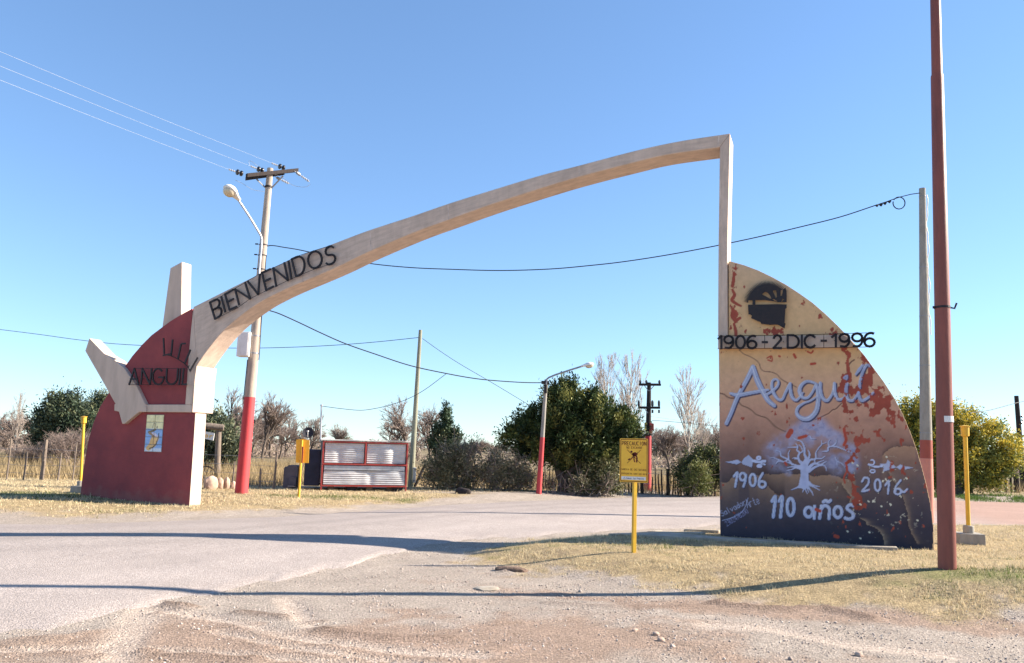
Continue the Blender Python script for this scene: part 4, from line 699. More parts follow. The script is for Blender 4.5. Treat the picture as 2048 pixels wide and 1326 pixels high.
# street lamp strapped to it
def lamp_head(name_parent, P, Q, wd, parent, lens_side=(0, -.45, -1)):
    """bowl-shaped luminaire from neck Q to nose P"""
    d = P-Q; L = np.linalg.norm(d); u_ = d/L; s_ = np.cross(u_, ZD); s_ /= np.linalg.norm(s_); n_ = np.cross(s_, u_)
    prof = [(0, .16, .16), (.15, .22, .2), (.30, .34, .27), (.45, .5, .36), (.65, .56, .40), (.85, .46, .33), (.97, .24, .18), (1.0, .06, .05)]
    V = []; n = 14
    for f_, w_, h_ in prof:
        for j in range(n):
            a = 2*math.pi*j/n; hh = h_*(1 if math.sin(a) > 0 else .35); V.append(Q+d*f_+s_*math.cos(a)*w_*wd+n_*math.sin(a)*hh*wd)
    k = len(prof); F_ = [(i*n+j, i*n+(j+1) % n, (i+1)*n+(j+1) % n, (i+1)*n+j) for i in range(k-1) for j in range(n)]+[tuple(range(n))[::-1], tuple(range((k-1)*n, k*n))]
    mb = MB(); mb.add(V, F_); ho = build('lamp_head', mb, M['white'], parent, smooth_=True)
    mb = MB(); c_ = Q+d*.64-n_*.12*wd; V = []; rows = 5
    for i in range(rows):
        a = i/(rows-1)*math.pi/2
        for j in range(n): q_ = 2*math.pi*j/n; V.append(c_+u_*math.cos(q_)*L*.30*math.cos(a)+s_*math.sin(q_)*wd*.47*math.cos(a)-n_*math.sin(a)*wd*.30)
    mb.add(V, [(i*n+j, i*n+(j+1) % n, (i+1)*n+(j+1) % n, (i+1)*n+j) for i in range(rows-1) for j in range(n)]+[tuple(range(n))]); build('lens', mb, M['glass'], ho, smooth_=True)
Yp = b[1]-.2; lb = atd(519, 545, Yp); lp = thing('street_lamp', lb, 'street lamp with round white head strapped high on the concrete power pole', 'street lamp', 'street lamps')
mb = MB(); mb.tube([atd(517.5, 560, Yp), atd(519.5, 530, Yp), atd(523, 492, Yp), atd(523.5, 478, Yp), atd(521, 470, Yp-.02), atd(500, 435, Yp-.35), atd(477, 400, Yp-.7)], .03, 10); build('arm', mb, M['galv'], lp, smooth_=True)
lamp_head('', atd(449, 371, Yp-1.05), atd(478.5, 401, Yp-.68), .42, lp)
for y_ in (490, 511, 539):
    mb = MB(); tt = tpix(b, t, y_); c_ = lerp(b, t, tt); ring(mb, c_+np.array([0, -.0, 0]), .19+(.092-.19)*tt+.012, .025); mb.box(c_+np.array([-.17, -.1, 0]), (.09, .05, .03)); build('strap', mb, M['iron'], lp)
# tall red steel pole in the foreground
b = gpt(1894.5, 1138); bt = down(b); t = atd(1870.5, -10, b[1]+.1); k_ = (t-bt); t2 = bt+k_*1.12; rp = thing('steel_pole', b, 'tall rust red steel pole standing in the turf in front of the painted wall', 'pole')
mpx = b[1]/FPX; ts = tpix(bt, t2, 150)
mb = MB(); P = [bt, b, lerp(bt, t2, ts*.5), lerp(bt, t2, ts-.002), lerp(bt, t2, ts)]; mb.tube(P, [.103, .101, .090, .076, .070], 28); build('lower_tube', mb, M['redpole'], rp, smooth_=True)
mb = MB(); mb.tube([lerp(bt, t2, ts-.004), t2], [.066, .060], 28); build('upper_tube', mb, M['redpole'], rp, smooth_=True)
th_ = tpix(bt, t2, 615); c_ = lerp(bt, t2, th_); rr = .088; mb = MB(); ring(mb, c_, rr+.006, .028, n=24); mb.bar(c_+np.array([-rr-.03, 0, .0]), c_+np.array([-rr+.01, 0, 0]), .02, .03, ZD); mb.tube([c_+np.array([rr-.005, -.02, 0]), c_+np.array([rr+.055, -.02, -.012]), c_+np.array([rr+.08, -.03, .055])], .012, 8); build('clamp_hook', mb, M['iron'], rp)
th_ = tpix(bt, t2, 838.5); c_ = lerp(bt, t2, th_); rr = .0985; mb = MB(); V = []
for j in range(9):
    a = math.radians(-123+j*9.5); V += [c_+np.array([math.cos(a)*rr, math.sin(a)*rr, -.037]), c_+np.array([math.cos(a)*rr, math.sin(a)*rr, .037])]
n_ = len(V); V += [v+np.array([v[0]-c_[0], v[1]-c_[1], 0])*.03 for v in V]
F_ = [(2*j, 2*j+2, 2*j+3, 2*j+1) for j in range(8)]+[(n_+2*j, n_+2*j+1, n_+2*j+3, n_+2*j+2) for j in range(8)]+[(0, 1, n_+1, n_), (n_-2, 2*n_-2, 2*n_-1, n_-1)]+[(2*j, n_+2*j, n_+2*j+2, 2*j+2) for j in range(8)]+[(2*j+1, 2*j+3, n_+2*j+3, n_+2*j+1) for j in range(8)]
mb.add(V, F_); build('white_sticker', mb, M['white'], rp)
# grey concrete pole behind the wall
b = gpt(1853.5, 1044); t = atd(1844.5, 377, b[1]); bt = down(b); gp = thing('concrete_pole', b, 'grey concrete pole with brick red and salmon foot behind the painted wall', 'pole')
t1, t0_ = tpix(bt, t, 881), tpix(bt, t, 917); R0, R1 = .168, .082
pole_part('shaft', bt, t, R0, R1, t1, 1, M['greypole'], gp); pole_part('brick_red_band', bt, t, R0, R1, t0_, t1+.001, M['polerust'], gp, extra=.003); pole_part('salmon_foot', bt, t, R0, R1, 0, t0_+.001, M['polesalmon'], gp, extra=.002)
mb = MB(); 
P = []
for i in range(40):
    f_ = 1-.02-.42*i/39; P.append(lerp(bt, t, f_)+np.array([(R0+(R1-R0)*f_)+.02+.022*math.sin(i*.55)+.012*math.sin(i*1.3), -.03, 0]))
mb.tube(P, .012, 6); build('white_cable', mb, M['white'], gp)
for y_ in (393, 535, 632, 731, 866):
    mb = MB(); tt = tpix(bt, t, y_); ring(mb, lerp(bt, t, tt), R0+(R1-R0)*tt+.006, .014); build('wire_band', mb, M['steel'], gp)
GTOP = atd(1838, 387, b[1]); GY_ = b[1]
# foreground right: yellow gas vent with concrete foot
def vent(bpx, tpx_, label, sc_=1.0, Yo=None):
    b = gpt(*bpx) if Yo is None else Yo; t = atd(*tpx_, b[1]); r = thing('gas_vent_pipe', b, label, 'vent pipe', 'yellow gas vent pipes')
    H = np.linalg.norm(t-b); u_ = (t-b)/H
    yaw = math.radians(-14); ax = [(math.cos(yaw), math.sin(yaw), 0), (-math.sin(yaw), math.cos(yaw), 0), (0, 0, 1)]
    mb = MB(); mb.box(b+np.array([.03, .05, .05]), (.40, .40, .26), ax); build('concrete_block', mb, M['greypole'], r, bevel=.012)
    mb = MB(); mb.tube([b+u_*.17, b+u_*.30, b+u_*.31], [.085, .082, .07], 18); build('concrete_collar', mb, M['greypole'], r, smooth_=True)
    mb = MB(); mb.tube([b+u_*.29, b+u_*(H-.14)], [.034, .036], 16); build('pipe', mb, M['yellow'], r, smooth_=True)
    mb = MB(); mb.tube([b+u_*(H-.18), b+u_*(H-.17), b+u_*(H-.01)], [.05, .066, .068], 20); cp = build('cap', mb, M['yellow'], r, smooth_=True)
    mb = MB(); mb.tube([b+u_*(H-.012), b+u_*(H-.002), b+u_*(H+.012)], [.082, .084, .02], 20); build('lid', mb, M['yellow'], cp, smooth_=True); return r
vent((1938, 1088), (1929.5, 852), 'yellow vent pipe on a concrete block right of the red steel pole')
bl_ = gpt(160, 986); vent(None, (168, 833), 'yellow vent pipe half hidden by the left edge of the red fin', Yo=bl_)
# ---- caution sign
b = gpt(1267.5, 1106); t = atd(1269.5, 962, b[1]); sg = thing('caution_sign', b, 'yellow PRECAUCION no digging sign on a square yellow post in the turf', 'sign')
u_ = (t-b)/np.linalg.norm(t-b); mb = MB(); yaw = math.radians(18); AX = [np.array([math.cos(yaw), math.sin(yaw), 0]), np.array([-math.sin(yaw), math.cos(yaw), 0]), ZD]
Ltop = atd(1270, 900, b[1]); mb.box((down(b, .2)+Ltop)/2, (.052, .052, np.linalg.norm(Ltop-down(b, .2))), [AX[0], AX[1], u_]); build('post', mb, M['yellow'], sg, bevel=.003)
SY = b[1]-.035; q = [atd(1239.8, 876.5, SY), atd(1296.2, 877.5, SY), atd(1296.0, 966, SY), atd(1239.2, 963.5, SY)]
fn = lambda u, v: (q[3]*(1-u)+q[2]*u)*(1-v)+(q[0]*(1-u)+q[1]*u)*v
SN = np.cross(q[1]-q[0], q[3]-q[0]); SN /= np.linalg.norm(SN); SN = SN if SN[1] < 0 else -SN
SWd = np.linalg.norm(q[1]-q[0]); SHt = np.linalg.norm(q[0]-q[3])
rim = []
for cu_, cv_, a0 in [(.95, .97, 0), (.05, .97, 90), (.05, .03, 180), (.95, .03, 270)]:
    for k in range(5): a = math.radians(a0+k*22.5); rim.append((cu_+.05*math.cos(a), cv_+.03*math.sin(a)))
mb = MB(); F_ = [fn(u, v) for u, v in rim]; mb.slab(F_, [p-SN*.006 for p in F_]); bd = build('panel', mb, M['signyellow'], sg)
M['signred'] = mat('dark red sign print', (.16, .018, .012), rough=.5); M['signblue'] = mat('blue sign print', (.04, .06, .25), rough=.5)
def ribbon(name, lines, w_, z, mt, parent, cl=False):        # flat print drawn on the sign plane, lines in (u, v)
    mb = MB()
    for L in lines:
        P = [fn(u, v)+SN*z for u, v in L]
        for a, b_ in zip(P[:-1], P[1:]):
            if np.linalg.norm(b_-a) < 1e-5: continue
            mb.bar(a, b_, w_, .0012, SN)
    return build(name, mb, mt, parent)
inner = [((u-.5)*.93+.5, (v-.5)*.955+.5) for u, v in rim]; o = ribbon('red_border', [inner+[inner[0]]], .009, .001, M['signred'], bd)
def print_line(s, u0, u1, v0, h, w_, name, mt):
    n = len(s); L = textlines(s, 0, 0, 1, 1.0, .7); W_ = n-.3
    o = ribbon(name, [[(u0+(u1-u0)*x/W_, v0+h*y) for x, y in P] for P in L], w_, .001, mt, bd); o['label'] = 'printed word '+s; return o
print_line('PRECAUCION', .08, .93, .845, .085, .0078, 'heading', M['signred']); print_line('NO', .24, .335, .765, .05, .0042, 'subheading', M['signred']); print_line('EXCAVAR', .405, .78, .765, .05, .0042, 'subheading', M['signred'])
def print_words(txt, u0, u1, v0, h, w_, mt):
    n = len(txt)-.3; p = 0
    for wd in txt.split(' '):
        print_line(wd, u0+(u1-u0)*p/n, u0+(u1-u0)*(p+len(wd)-.3)/n, v0, h, w_, 'printed_word', mt); p += len(wd)+1
print_words('CANERIA DE GAS NATURAL', .05, .95, .268, .042, .0028, M['signred']); print_words('EMERGENCIAS 0800 666 0810', .06, .95, .175, .036, .0025, M['signred'])
mb = MB(); F_ = [fn(u, v)+SN*.0008 for u, v in [(.06, .055), (.92, .055), (.92, .13), (.06, .13)]]; mb.slab([p+SN*.001 for p in F_], F_); build('white_strip', mb, M['white'], bd)
_l = textlines('Camuzzi Gas Pampeana', 0, 0, 1, 1., .75); ribbon('company_name', [[(.24+.62*x/20, .075+.032*y) for x, y in P] for P in _l]+[[(.13, .068), (.165, .115), (.20, .068), (.13, .068)]], .003, .0022, M['signblue'], bd)
fig = MB()
for L, w_ in [([(.52, .60), (.47, .645), (.46, .66)], .03), ([(.46, .64), (.50, .665), (.58, .665), (.61, .63)], .026), ([(.49, .62), (.52, .60), (.57, .64)], .03), ([(.57, .62), (.61, .56), (.60, .50), (.60, .455)], .02), ([(.51, .59), (.50, .53), (.53, .46)], .016), ([(.44, .66), (.48, .60), (.42, .55), (.34, .51)], .008), ([(.36, .535), (.30, .505)], .02)]:
    for a, b_ in zip(L[:-1], L[1:]): fig.bar(fn(*a)+SN*.001, fn(*b_)+SN*.001, w_, .0012, SN)
c_ = fn(.41, .695)+SN*.001; fig.tube([c_-SN*.0006, c_+SN*.0006], .016, 14); build('digging_figure', fig, M['signred'], bd)
ribbon('cross_out', [[(.26, .74), (.74, .43)], [(.74, .74), (.26, .43)]], .006, .0022, M['signred'], bd)
# sign seen from behind, by the kiosk
b = gpt(597.5, 996); Y_ = b[1]; sb = thing('road_sign', b, 'orange yellow sign seen from behind on a thin post left of the kiosk', 'sign')
mb = MB(); mb.tube([down(b), atd(604, 880, Y_)], .035, 12); build('post', mb, M['yellow'], sb, smooth_=True)
mb = MB(); q2 = [atd(592.3, 879.3, Y_+.06), atd(604, 877.6, Y_+.06), atd(618.7, 880, Y_+.06), atd(617, 926, Y_+.06), atd(591.5, 925.5, Y_+.06)]; mb.slab(q2, [p+np.array([0, .012, 0]) for p in q2]); build('panel', mb, M['signyellow'], sb)
mb = MB(); mb.bar(atd(605.6, 893, Y_-.045), atd(603.8, 926, Y_-.045), .04, .02, (0, -1, 0)); build('stiffener', mb, M['polerust'], sb)
# leaning timber pole
b = gpt(821, 974); t = atd(841, 660, b[1]); wp = thing('timber_pole', b, 'pale lichened timber pole standing behind the right end of the metal kiosk', 'pole')
pole_part('shaft', down(b), t, .115, .065, 0, 1, M['woodgreen'], wp, n=14); mb = MB(); mb.tube([down(b)+np.array([.1, .0, .2]), atd(850, 930, b[1]+.2)], .05, 8); build('prop', mb, M['darkwood'], wp)
mb = MB(); mb.box(atd(829, 950, b[1]-.15), (.1, .08, .55)); build('meter_box', mb, M['white'], wp, bevel=.01)
WP = (atd(839.5, 676, b[1]), b[1])
# lamp post with red foot
b = gpt(1076.5, 987); t = atd(1092.4, 759, b[1]); bt = down(b); ls = thing('lamp_post', b, 'lamp post with red foot and long arm in front of the big cypress', 'street lamp', 'street lamps')
tr = tpix(bt, t, 875); pole_part('shaft', bt, t, .092, .058, tr, 1, M['greypole'], ls, n=16); pole_part('painted_foot', bt, t, .092, .058, 0, tr+.002, M['polered'], ls, n=16, extra=.004)
Yl = b[1]; mb = MB(); mb.tube([atd(1091.5, 775, Yl-.1), atd(1094, 758, Yl-.1), atd(1098, 755, Yl-.1), atd(1111, 749.5, Yl-.1), atd(1140, 740, Yl-.15), atd(1167, 731.6, Yl-.2)], .03, 8); build('arm', mb, M['steel'], ls, smooth_=True)
lamp_head('', atd(1188, 728.5, Yl-.25), atd(1162, 733, Yl-.2), .26, ls)
mb = MB(); mb.box(atd(1090.5, 765, Yl), (.26, .22, .1)); mb.box(atd(1091, 778, Yl-.1), (.1, .08, .3)); build('bracket', mb, M['iron'], ls)
LPT = (atd(1090, 765, Yl), Yl)
# far utility pole right of the cypress
b = gpt(1294.5, 984.5); t = atd(1298.3, 765, b[1]); bt = down(b); up_ = thing('utility_pole', b, 'dark utility pole with two crossarms, transformer boxes and red foot behind the caution sign', 'power pole')
tr = tpix(bt, t, 872); pole_part('shaft', bt, t, .15, .08, tr, 1, M['darkwood'], up_, n=12); pole_part('painted_foot', bt, t, .15, .08, 0, tr+.002, M['polered'], up_, n=12, extra=.004)
for (xa, xb, y_, ins) in [(1278, 1321.6, 769, (1280.5, 1292.8, 1318.8)), (1276.5, 1320, 815, (1277.5, 1305, 1318))]:
    mb = MB(); mb.bar(atd(xa, y_, b[1]-.12), atd(xb, y_+.4, b[1]-.12), .09, .1, (0, -1, 0)); ca = build('crossarm', mb, M['darkwood'], up_)
    for x in ins:
        mb = MB(); p = atd(x, y_-1.5, b[1]-.12); hh = .09 if y_ < 800 else .2; mb.tube([p, p+ZD*.05, p+ZD*hh, p+ZD*(hh+.06)], [.02, .05, .05, .02], 8); 
        if y_ > 800: mb.tube([p-ZD*.12, p-ZD*.25], [.04, .04], 6)
        o = build('insulator', mb, M['porcelain'], ca)
        if y_ > 800: o['kind'] = 'stuff'
for q0, q1 in [((1288, 770), (1297, 782)), ((1309, 770), (1299, 782)), ((1288, 816), (1296, 826))]:
    mb = MB(); mb.bar(atd(*q0, b[1]-.1), atd(*q1, b[1]-.1), .03, .015, (0, -1, 0)); build('brace', mb, M['steel'], up_)
for x0, x1, y0, y1, mt in [(1289.5, 1293.5, 845, 860, 'iron'), (1298.5, 1303.5, 846, 866, 'redsteel'), (1303.5, 1307, 847, 861, 'polerust')]:
    A_ = atd(x0, y0, b[1]-.12); B_ = atd(x1, y1, b[1]-.12); mb = MB(); mb.box((A_+B_)/2, (abs(B_[0]-A_[0]), .2, abs(A_[2]-B_[2]))); build('transformer_box', mb, M[mt], up_, bevel=.01)
mb = MB(); mb.bar(atd(1287, 869, b[1]-.12), atd(1304, 869.5, b[1]-.12), .05, .05, (0, -1, 0)); build('step_bar', mb, M['iron'], up_)
UP = (b[1],)
# right edge utility pole
b = gpt(2048, 983); b = np.array([b[0], b[1], b[2]]); t = atd(2032.7, 791.5, b[1]); ur = thing('utility_pole', b, 'dark leaning utility pole at the right edge beyond the yellow flowering tree', 'power pole')
pole_part('shaft', down(b), t, .15, .1, 0, 1, M['darkwood'], ur, n=12); mb = MB(); mb.bar(atd(2018.5, 867.6, b[1]), atd(2037, 868.2, b[1]), .03, .03, (0, -1, 0)); mb.bar(atd(2031, 869, b[1]), atd(2037, 878, b[1]), .03, .02, (0, -1, 0)); build('bracket', mb, M['steel'], ur)
for x_, y_ in [(2044, 835), (2045, 842), (2043, 848)]:
    p = atd(x_, y_, b[1]-.1); mb = MB(); mb.tube([p, p+np.array([.0, 0, .05]), p+np.array([0, 0, .1])], [.03, .06, .03], 8); build('insulator', mb, M['porcelain'], ur)
# ---- cables
def cable(name, px, A, B, r, mt, label, n=6, cat='cable', grp=None, ext=None):
    """px: points in the photo; the cable hangs in the upright plane through plan points A and B"""
    A = np.asarray(A, float); B = np.asarray(B, float); nrm = np.array([B[1]-A[1], A[0]-B[0], 0]); pts = []
    for x, y in catmull(px, n):
        d = ray(x, y); tt = ((A-CAM)@nrm)/(d@nrm); pts.append(CAM+d*tt)
    if ext is not None: pts = [np.asarray(ext)]+pts
    mb = MB(); mb.tube(pts, r, 6); o = build(name, mb, mt, None, smooth_=True); return setp(o, label, cat, grp)
for i, (Q, (x0, y0), mid, lab) in enumerate(zip(WEND, [(0, 160), (0, 132), (0, 103)], [(230, 251), (250, 233), (270, 216)], ['lowest of the three pale power lines at upper left', 'middle one of the three pale power lines at upper left', 'uppermost of the three pale power lines at upper left'])):
    x1, y1 = proj(Q); A = atd(x0, y0, 13.5+i*.4); far_ = A+(A-Q)*.6+np.array([0, 0, .5]); cable('power_line', [(x0, y0), mid, (x1, y1)], A, Q, .0026, M['wirepale'], lab, 8, 'power line', None, far_)
pA = atd(541, 492, 23.6); c1 = cable('overhead_cable', [(524, 515), (528, 498), (541, 491), (570, 495), (600, 500), (660, 513), (740, 527), (820, 535), (900, 538.5), (1000, 541), (1100, 538), (1180, 531), (1250, 523), (1340, 509), (1435, 491), (1520, 473), (1600, 454), (1680, 434), (1750, 411), (1775, 403)], pA, GTOP, .016, M['wireblack'], 'thick black cable sagging from the concrete power pole to the grey concrete pole')
tn = thing('cable_tensioner', atd(1798, 392, GY_-.1), 'black cable coil and tension clamps near the top of the grey concrete pole', 'cable')
fnp = lambda L: [atd(x, y, GY_-.1) for x, y in L]
mb = MB(); mb.tube(fnp([(1770, 404.5), (1785, 399), (1800, 394), (1822, 388.5), (1840, 386)]), .012, 6)
for x, y in [(1754, 409.5), (1762, 408.5), (1770, 405.5), (1779, 402)]: mb.tube(fnp([(x-3, y+1), (x, y+2), (x+3, y-.5)]), [.02, .04, .015], 6)
build('tension_clamp', mb, M['wireblack'], tn); mb = MB(); mb.tube(fnp([(1798+12*math.cos(a), 406+12*math.sin(a)) for a in np.linspace(-2.6, 3.4, 22)]), .014, 6); build('coil', mb, M['wireblack'], tn, smooth_=True)
B_ = LPT[0]; cable('overhead_cable', [(539, 621), (560, 628), (600, 646), (640, 665), (690, 687), (750, 708), (820, 731), (893, 747), (950, 757), (1000, 762), (1050, 765), (1090, 765.5)], atd(539, 621, 23.6), B_, .018, M['wireblack'], 'thick black cable dipping from the power pole to the lamp post by the cypress')
W0 = WP[0]; Y0 = WP[1]
cable('telephone_wire', [(-60, 652), (0, 659), (80, 669), (160, 680), (250, 689), (400, 695), (520, 696), (640, 692), (740, 685), (838, 675)], atd(0, 659, Y0+3), W0, .012, M['wireblack'], 'thin wire running low across the sky from the left edge to the timber pole')
cable('telephone_wire', [(845, 677), (880, 702), (920, 728), (980, 763), (1045, 802), (1075, 820)], W0, atd(1075, 820, 31), .010, M['wireblack'], 'thin wire slanting down from the timber pole into the big cypress')
cable('service_wire', [(893, 747), (850, 779), (815, 798), (780, 810), (750, 817), (720, 820.5), (680, 817), (643, 812)], atd(893, 747, 26.5), atd(643, 812, 26.2), .010, M['wireblack'], 'thin drop wire sagging from the black cable to the mast on the kiosk')
cable('telephone_wire', [(1240, 832), (1298, 843), (1308, 841), (1350, 844), (1400, 849), (1437, 852), (1470, 855)], atd(1298, 842, UP[0]), atd(1470, 855, UP[0]+1), .010, M['wireblack'], 'lower of two thin wires from the dark utility pole towards the painted wall')
cable('telephone_wire', [(1220, 812), (1275, 827), (1340, 838), (1437, 849), (1470, 852)], atd(1298, 836, UP[0]+.5), atd(1470, 852, UP[0]+1.5), .008, M['wirepale'], 'pale upper wire of the two behind the caution sign')
cable('telephone_wire', [(1940, 826), (1980, 820), (2032, 806), (2060, 800)], atd(1950, 824, 33), atd(2060, 800, 38), .016, M['wireblack'], 'dark wire from behind the yellow tree to the pole at the right edge')
# ------------------------------------------------------------------ kiosk of corrugated sheet
KL = gpt(640, 977); KR = gpt(813, 977); KL[1] = 27.6; KR[1] = 28.3
KL = atd(640, 976, 25.6); KR = atd(813, 975, 26.3); kx = KR-KL; kx[2] = 0; KW = np.linalg.norm(kx); kx /= KW; ky = np.array([-kx[1], kx[0], 0]); KD = 2.2
zt = atd(640, 881, 25.6)[2]; zm = atd(640, 927.5, 25.6)[2]; zb = atd(640, 971, 25.6)[2]; zg0 = gh(KL[0], KL[1])
kl = np.array([KL[0], KL[1], zg0]); K = lambda u, d, z: np.array([KL[0], KL[1], 0])+kx*u+ky*d+ZD*z
ks = thing('food_kiosk', kl, 'small roadside kiosk of corrugated silver sheet in a red frame with closed shutters', 'kiosk')
AXK = [kx, ky, ZD]
def kb_(name, c, s, mt, parent, bev=.004): mb = MB(); mb.box(c, s, AXK); return build(name, mb, mt, parent, bevel=bev)
mid = KW*.5
for u, z0, z1 in [(.03, zg0, zt), (KW-.03, zg0, zt), (mid, zm, zt)]: kb_('frame_post', K(u, -.03, (z0+z1)/2), (.05, .06, z1-z0), M['redsteel'], ks)
for z in (zm, zb, zt-.03): kb_('frame_rail', K(KW/2, -.033, z), (KW-.06, .06, .048), M['redsteel'], ks)
def corr(name, u0, u1, z0, z1, d, parent, tilt=0., dent=()):
    nu = 60; nz = int((z1-z0)/.012); V = []
    for j in range(nz+1):
        z = z0+(z1-z0)*j/nz; wv = .007*math.sin(z/.07*2*math.pi)
        for i in range(nu+1):
            u = u0+(u1-u0)*i/nu; dd = d+wv-tilt*(z1-z)/(z1-z0)
            for cu_, cz_, ru, rz, am in dent: dd += am*math.exp(-((u-cu_)/ru)**2-((z-cz_)/rz)**2)
            dd += .012*mnoise.noise((u*1.7, z*1.2, 3+d)); V.append(K(u, dd, z))
    n = len(V); V2 = [v+ky*.004 for v in V]; I_ = np.arange(n).reshape(nz+1, nu+1)
    q = np.stack([I_[:-1, :-1], I_[:-1, 1:], I_[1:, 1:], I_[1:, :-1]], -1).reshape(-1, 4)
    return fastmesh(name, V+V2, np.vstack([q, q[:, ::-1]+n]), M['galvsheet'], None, parent, True)
M['galvsheet'] = mat('dented galvanised sheet', (.62, .62, .62), (.44, .42, .42), rough=.6, scale=2.6, metal=.1, bump=.25, bscale=5, spec=.5, stretch=(1, 1, 2))
o = corr('shutter', .09, mid-.05, zm+.05, zt-.07, .0, ks, 0, [(.55, (zm+zt)/2, .12, .5, .03), (1.2, zm+.3, .3, .2, -.02)]); o['label'] = 'left upper corrugated shutter'
o = corr('shutter', mid+.05, KW-.08, zm+.05, zt-.07, .0, ks, 0, [(mid+.7, (zm+zt)/2, .2, .3, -.04), (mid+1.0, zm+.3, .15, .5, .03)]); o['label'] = 'right upper corrugated shutter with a dent'
o = corr('lower_panel', .09, KW-.08, zb+.05, zm-.2, .0, ks, .05, [(.9, zb+.35, .3, .2, -.03), (1.6, zb+.3, .12, .4, .03), (2.4, zb+.4, .3, .3, -.03)])
kb_('sill_strip', K(KW/2, -.01, zm-.115), (KW-.18, .05, .14), M['galv'], ks)
kb_('roof', K(KW/2, KD/2, zt+.03), (KW+.12, KD+.15, .035), M['white'], ks); kb_('roof_lip', K(KW*.87, -.08, zt+.055), (KW*.2, .06, .02), M['steel'], ks)
kb_('back_wall', K(KW/2, KD, (zt+zb)/2), (KW, .03, zt-zb), M['steel'], ks); kb_('floor', K(KW/2, KD/2, zb+.0), (KW, KD-.04, .04), M['darkwood'], ks); kb_('right_wall', K(KW-.02, KD/2, (zt+zb)/2), (.03, KD-.1, zt-zb-.08), M['steel'], ks)
for k in range(9): kb_('wall_slat', K(.0, .14+k*.235, (zt+zb)/2+.02), (.03, .19, zt-zb-.1), M['darkwood'] if k % 3 else M['steel'], ks, .002)
M['tarp'] = mat('dark blue tarpaulin', (.02, .024, .05), (.012, .014, .028), rough=.7, scale=3, bump=.4, bscale=5)
kb_('tarpaulin', K(-.27, .75, zb+.56), (.5, 1.3, 1.16), M['tarp'], ks, .03)
for u in (.35, 1.6, KW-.5): mb = MB(); mb.box(K(u, .5, (zg0+zb)/2-.02), (.2, .25, zb-zg0), AXK); build('brick_support', mb, M['stone'], ks)
mb = MB(); mb.tube([K(1.0, .1, zg0+.17), K(1.0, .28, zg0+.17)], .2, 18); build('wheel', mb, M['dark'], ks, smooth_=True); mb = MB(); mb.tube([K(2.5, .1, zg0+.17), K(2.5, .28, zg0+.17)], .2, 18); build('wheel', mb, M['dark'], ks, smooth_=True)
# dish and mast stand on the kiosk roof
dc = atd(616.4, 866, 26.6); dh = thing('satellite_dish', atd(616.4, 884, 26.6), 'round dark satellite dish on a short mast at the left end of the kiosk', 'dish')
mb = MB(); n = 28; V = []; dn = np.array([.15, -.95, .28]); dn /= np.linalg.norm(dn); da = np.cross(dn, ZD); da /= np.linalg.norm(da); db = np.cross(da, dn)
for i, rr in enumerate([.0, .07, .13, .186]):
    for j in range(n): a = 2*math.pi*j/n; V.append(dc+(da*math.cos(a)+db*math.sin(a))*rr+dn*(rr*rr*1.6))
V2 = [v-dn*.008 for v in V]; k_ = len(V); F_ = [(i*n+j, i*n+(j+1) % n, (i+1)*n+(j+1) % n, (i+1)*n+j) for i in range(3) for j in range(n)]; F_ += [(a+k_, d_+k_, c_+k_, b_+k_) for a, b_, c_, d_ in F_]+[(3*n+j, 3*n+(j+1) % n, k_+3*n+(j+1) % n, k_+3*n+j) for j in range(n)]
mb.add(V+V2, F_); build('reflector', mb, M['dark'], dh, smooth_=True); mb = MB(); mb.tube([dc+dn*.02, dc+ZD*-.2, dc-ZD*.5], .018, 8); build('mast', mb, M['galv'], dh); mb = MB(); mb.tube([dc-db*.16+dn*.02, dc+dn*.2-db*.02], .009, 6); mb.box(dc+dn*.21, (.05, .07, .05)); build('feed_arm', mb, M['white'], dh)
mb = MB(); mb.tube([atd(641, 884, 26.2), atd(643, 811, 26.2)], .028, 8); mb.tube([atd(643.1, 812, 26.2), atd(643.2, 809, 26.2)], .045, 8); o = build('antenna_mast', mb, M['galv'], None); setp(o, 'thin pale metal mast rising from the left front corner of the kiosk roof', 'mast')
o['kind'] = ''; del o['kind']
# grey cabinet left of the kiosk
c0 = atd(566.5, 981, 26.2); c1_ = atd(595, 981, 26.2); cbz = gh(c0[0], 26.2); ct_ = thing('grill_cabinet', ((c0[0]+c1_[0])/2, 26.2, cbz), 'dark grey metal cabinet standing just left of the kiosk', 'cabinet')
cw = c1_[0]-c0[0]; H = atd(580, 930, 26.2)[2]-cbz; mb = MB(); F_ = [np.array([c0[0]+x*cw, 26.1, cbz+z*H]) for x, z in [(0, 0), (1, 0), (1, .93), (.86, 1), (.3, 1), (.22, .94), (.05, .93), (0, .85)]]; mb.slab(F_, [p+np.array([0, .5, 0]) for p in F_]); bo = build('body', mb, M['steelgrey'] if 'steelgrey' in M else M.setdefault('steelgrey', mat('grey painted sheet', (.13, .12, .14), (.09, .085, .1), rough=.6, scale=3)), ct_, bevel=.01)
mb = MB(); mb.box((c0[0]+.72*cw, 26.05, cbz+.33*H), (.5*cw, .1, .34*H)); dr = build('door', mb, M['steelgrey'], ct_, bevel=.008); mb = MB(); mb.box((c0[0]+.72*cw, 25.96, cbz+.13*H), (.5*cw, .12, .02)); build('tray', mb, M['galv'], ct_)
for x in (.1, .9): mb = MB(); mb.box((c0[0]+x*cw, 26.3, cbz-.03), (.06, .3, .12)); build('leg', mb, M['iron'], ct_)
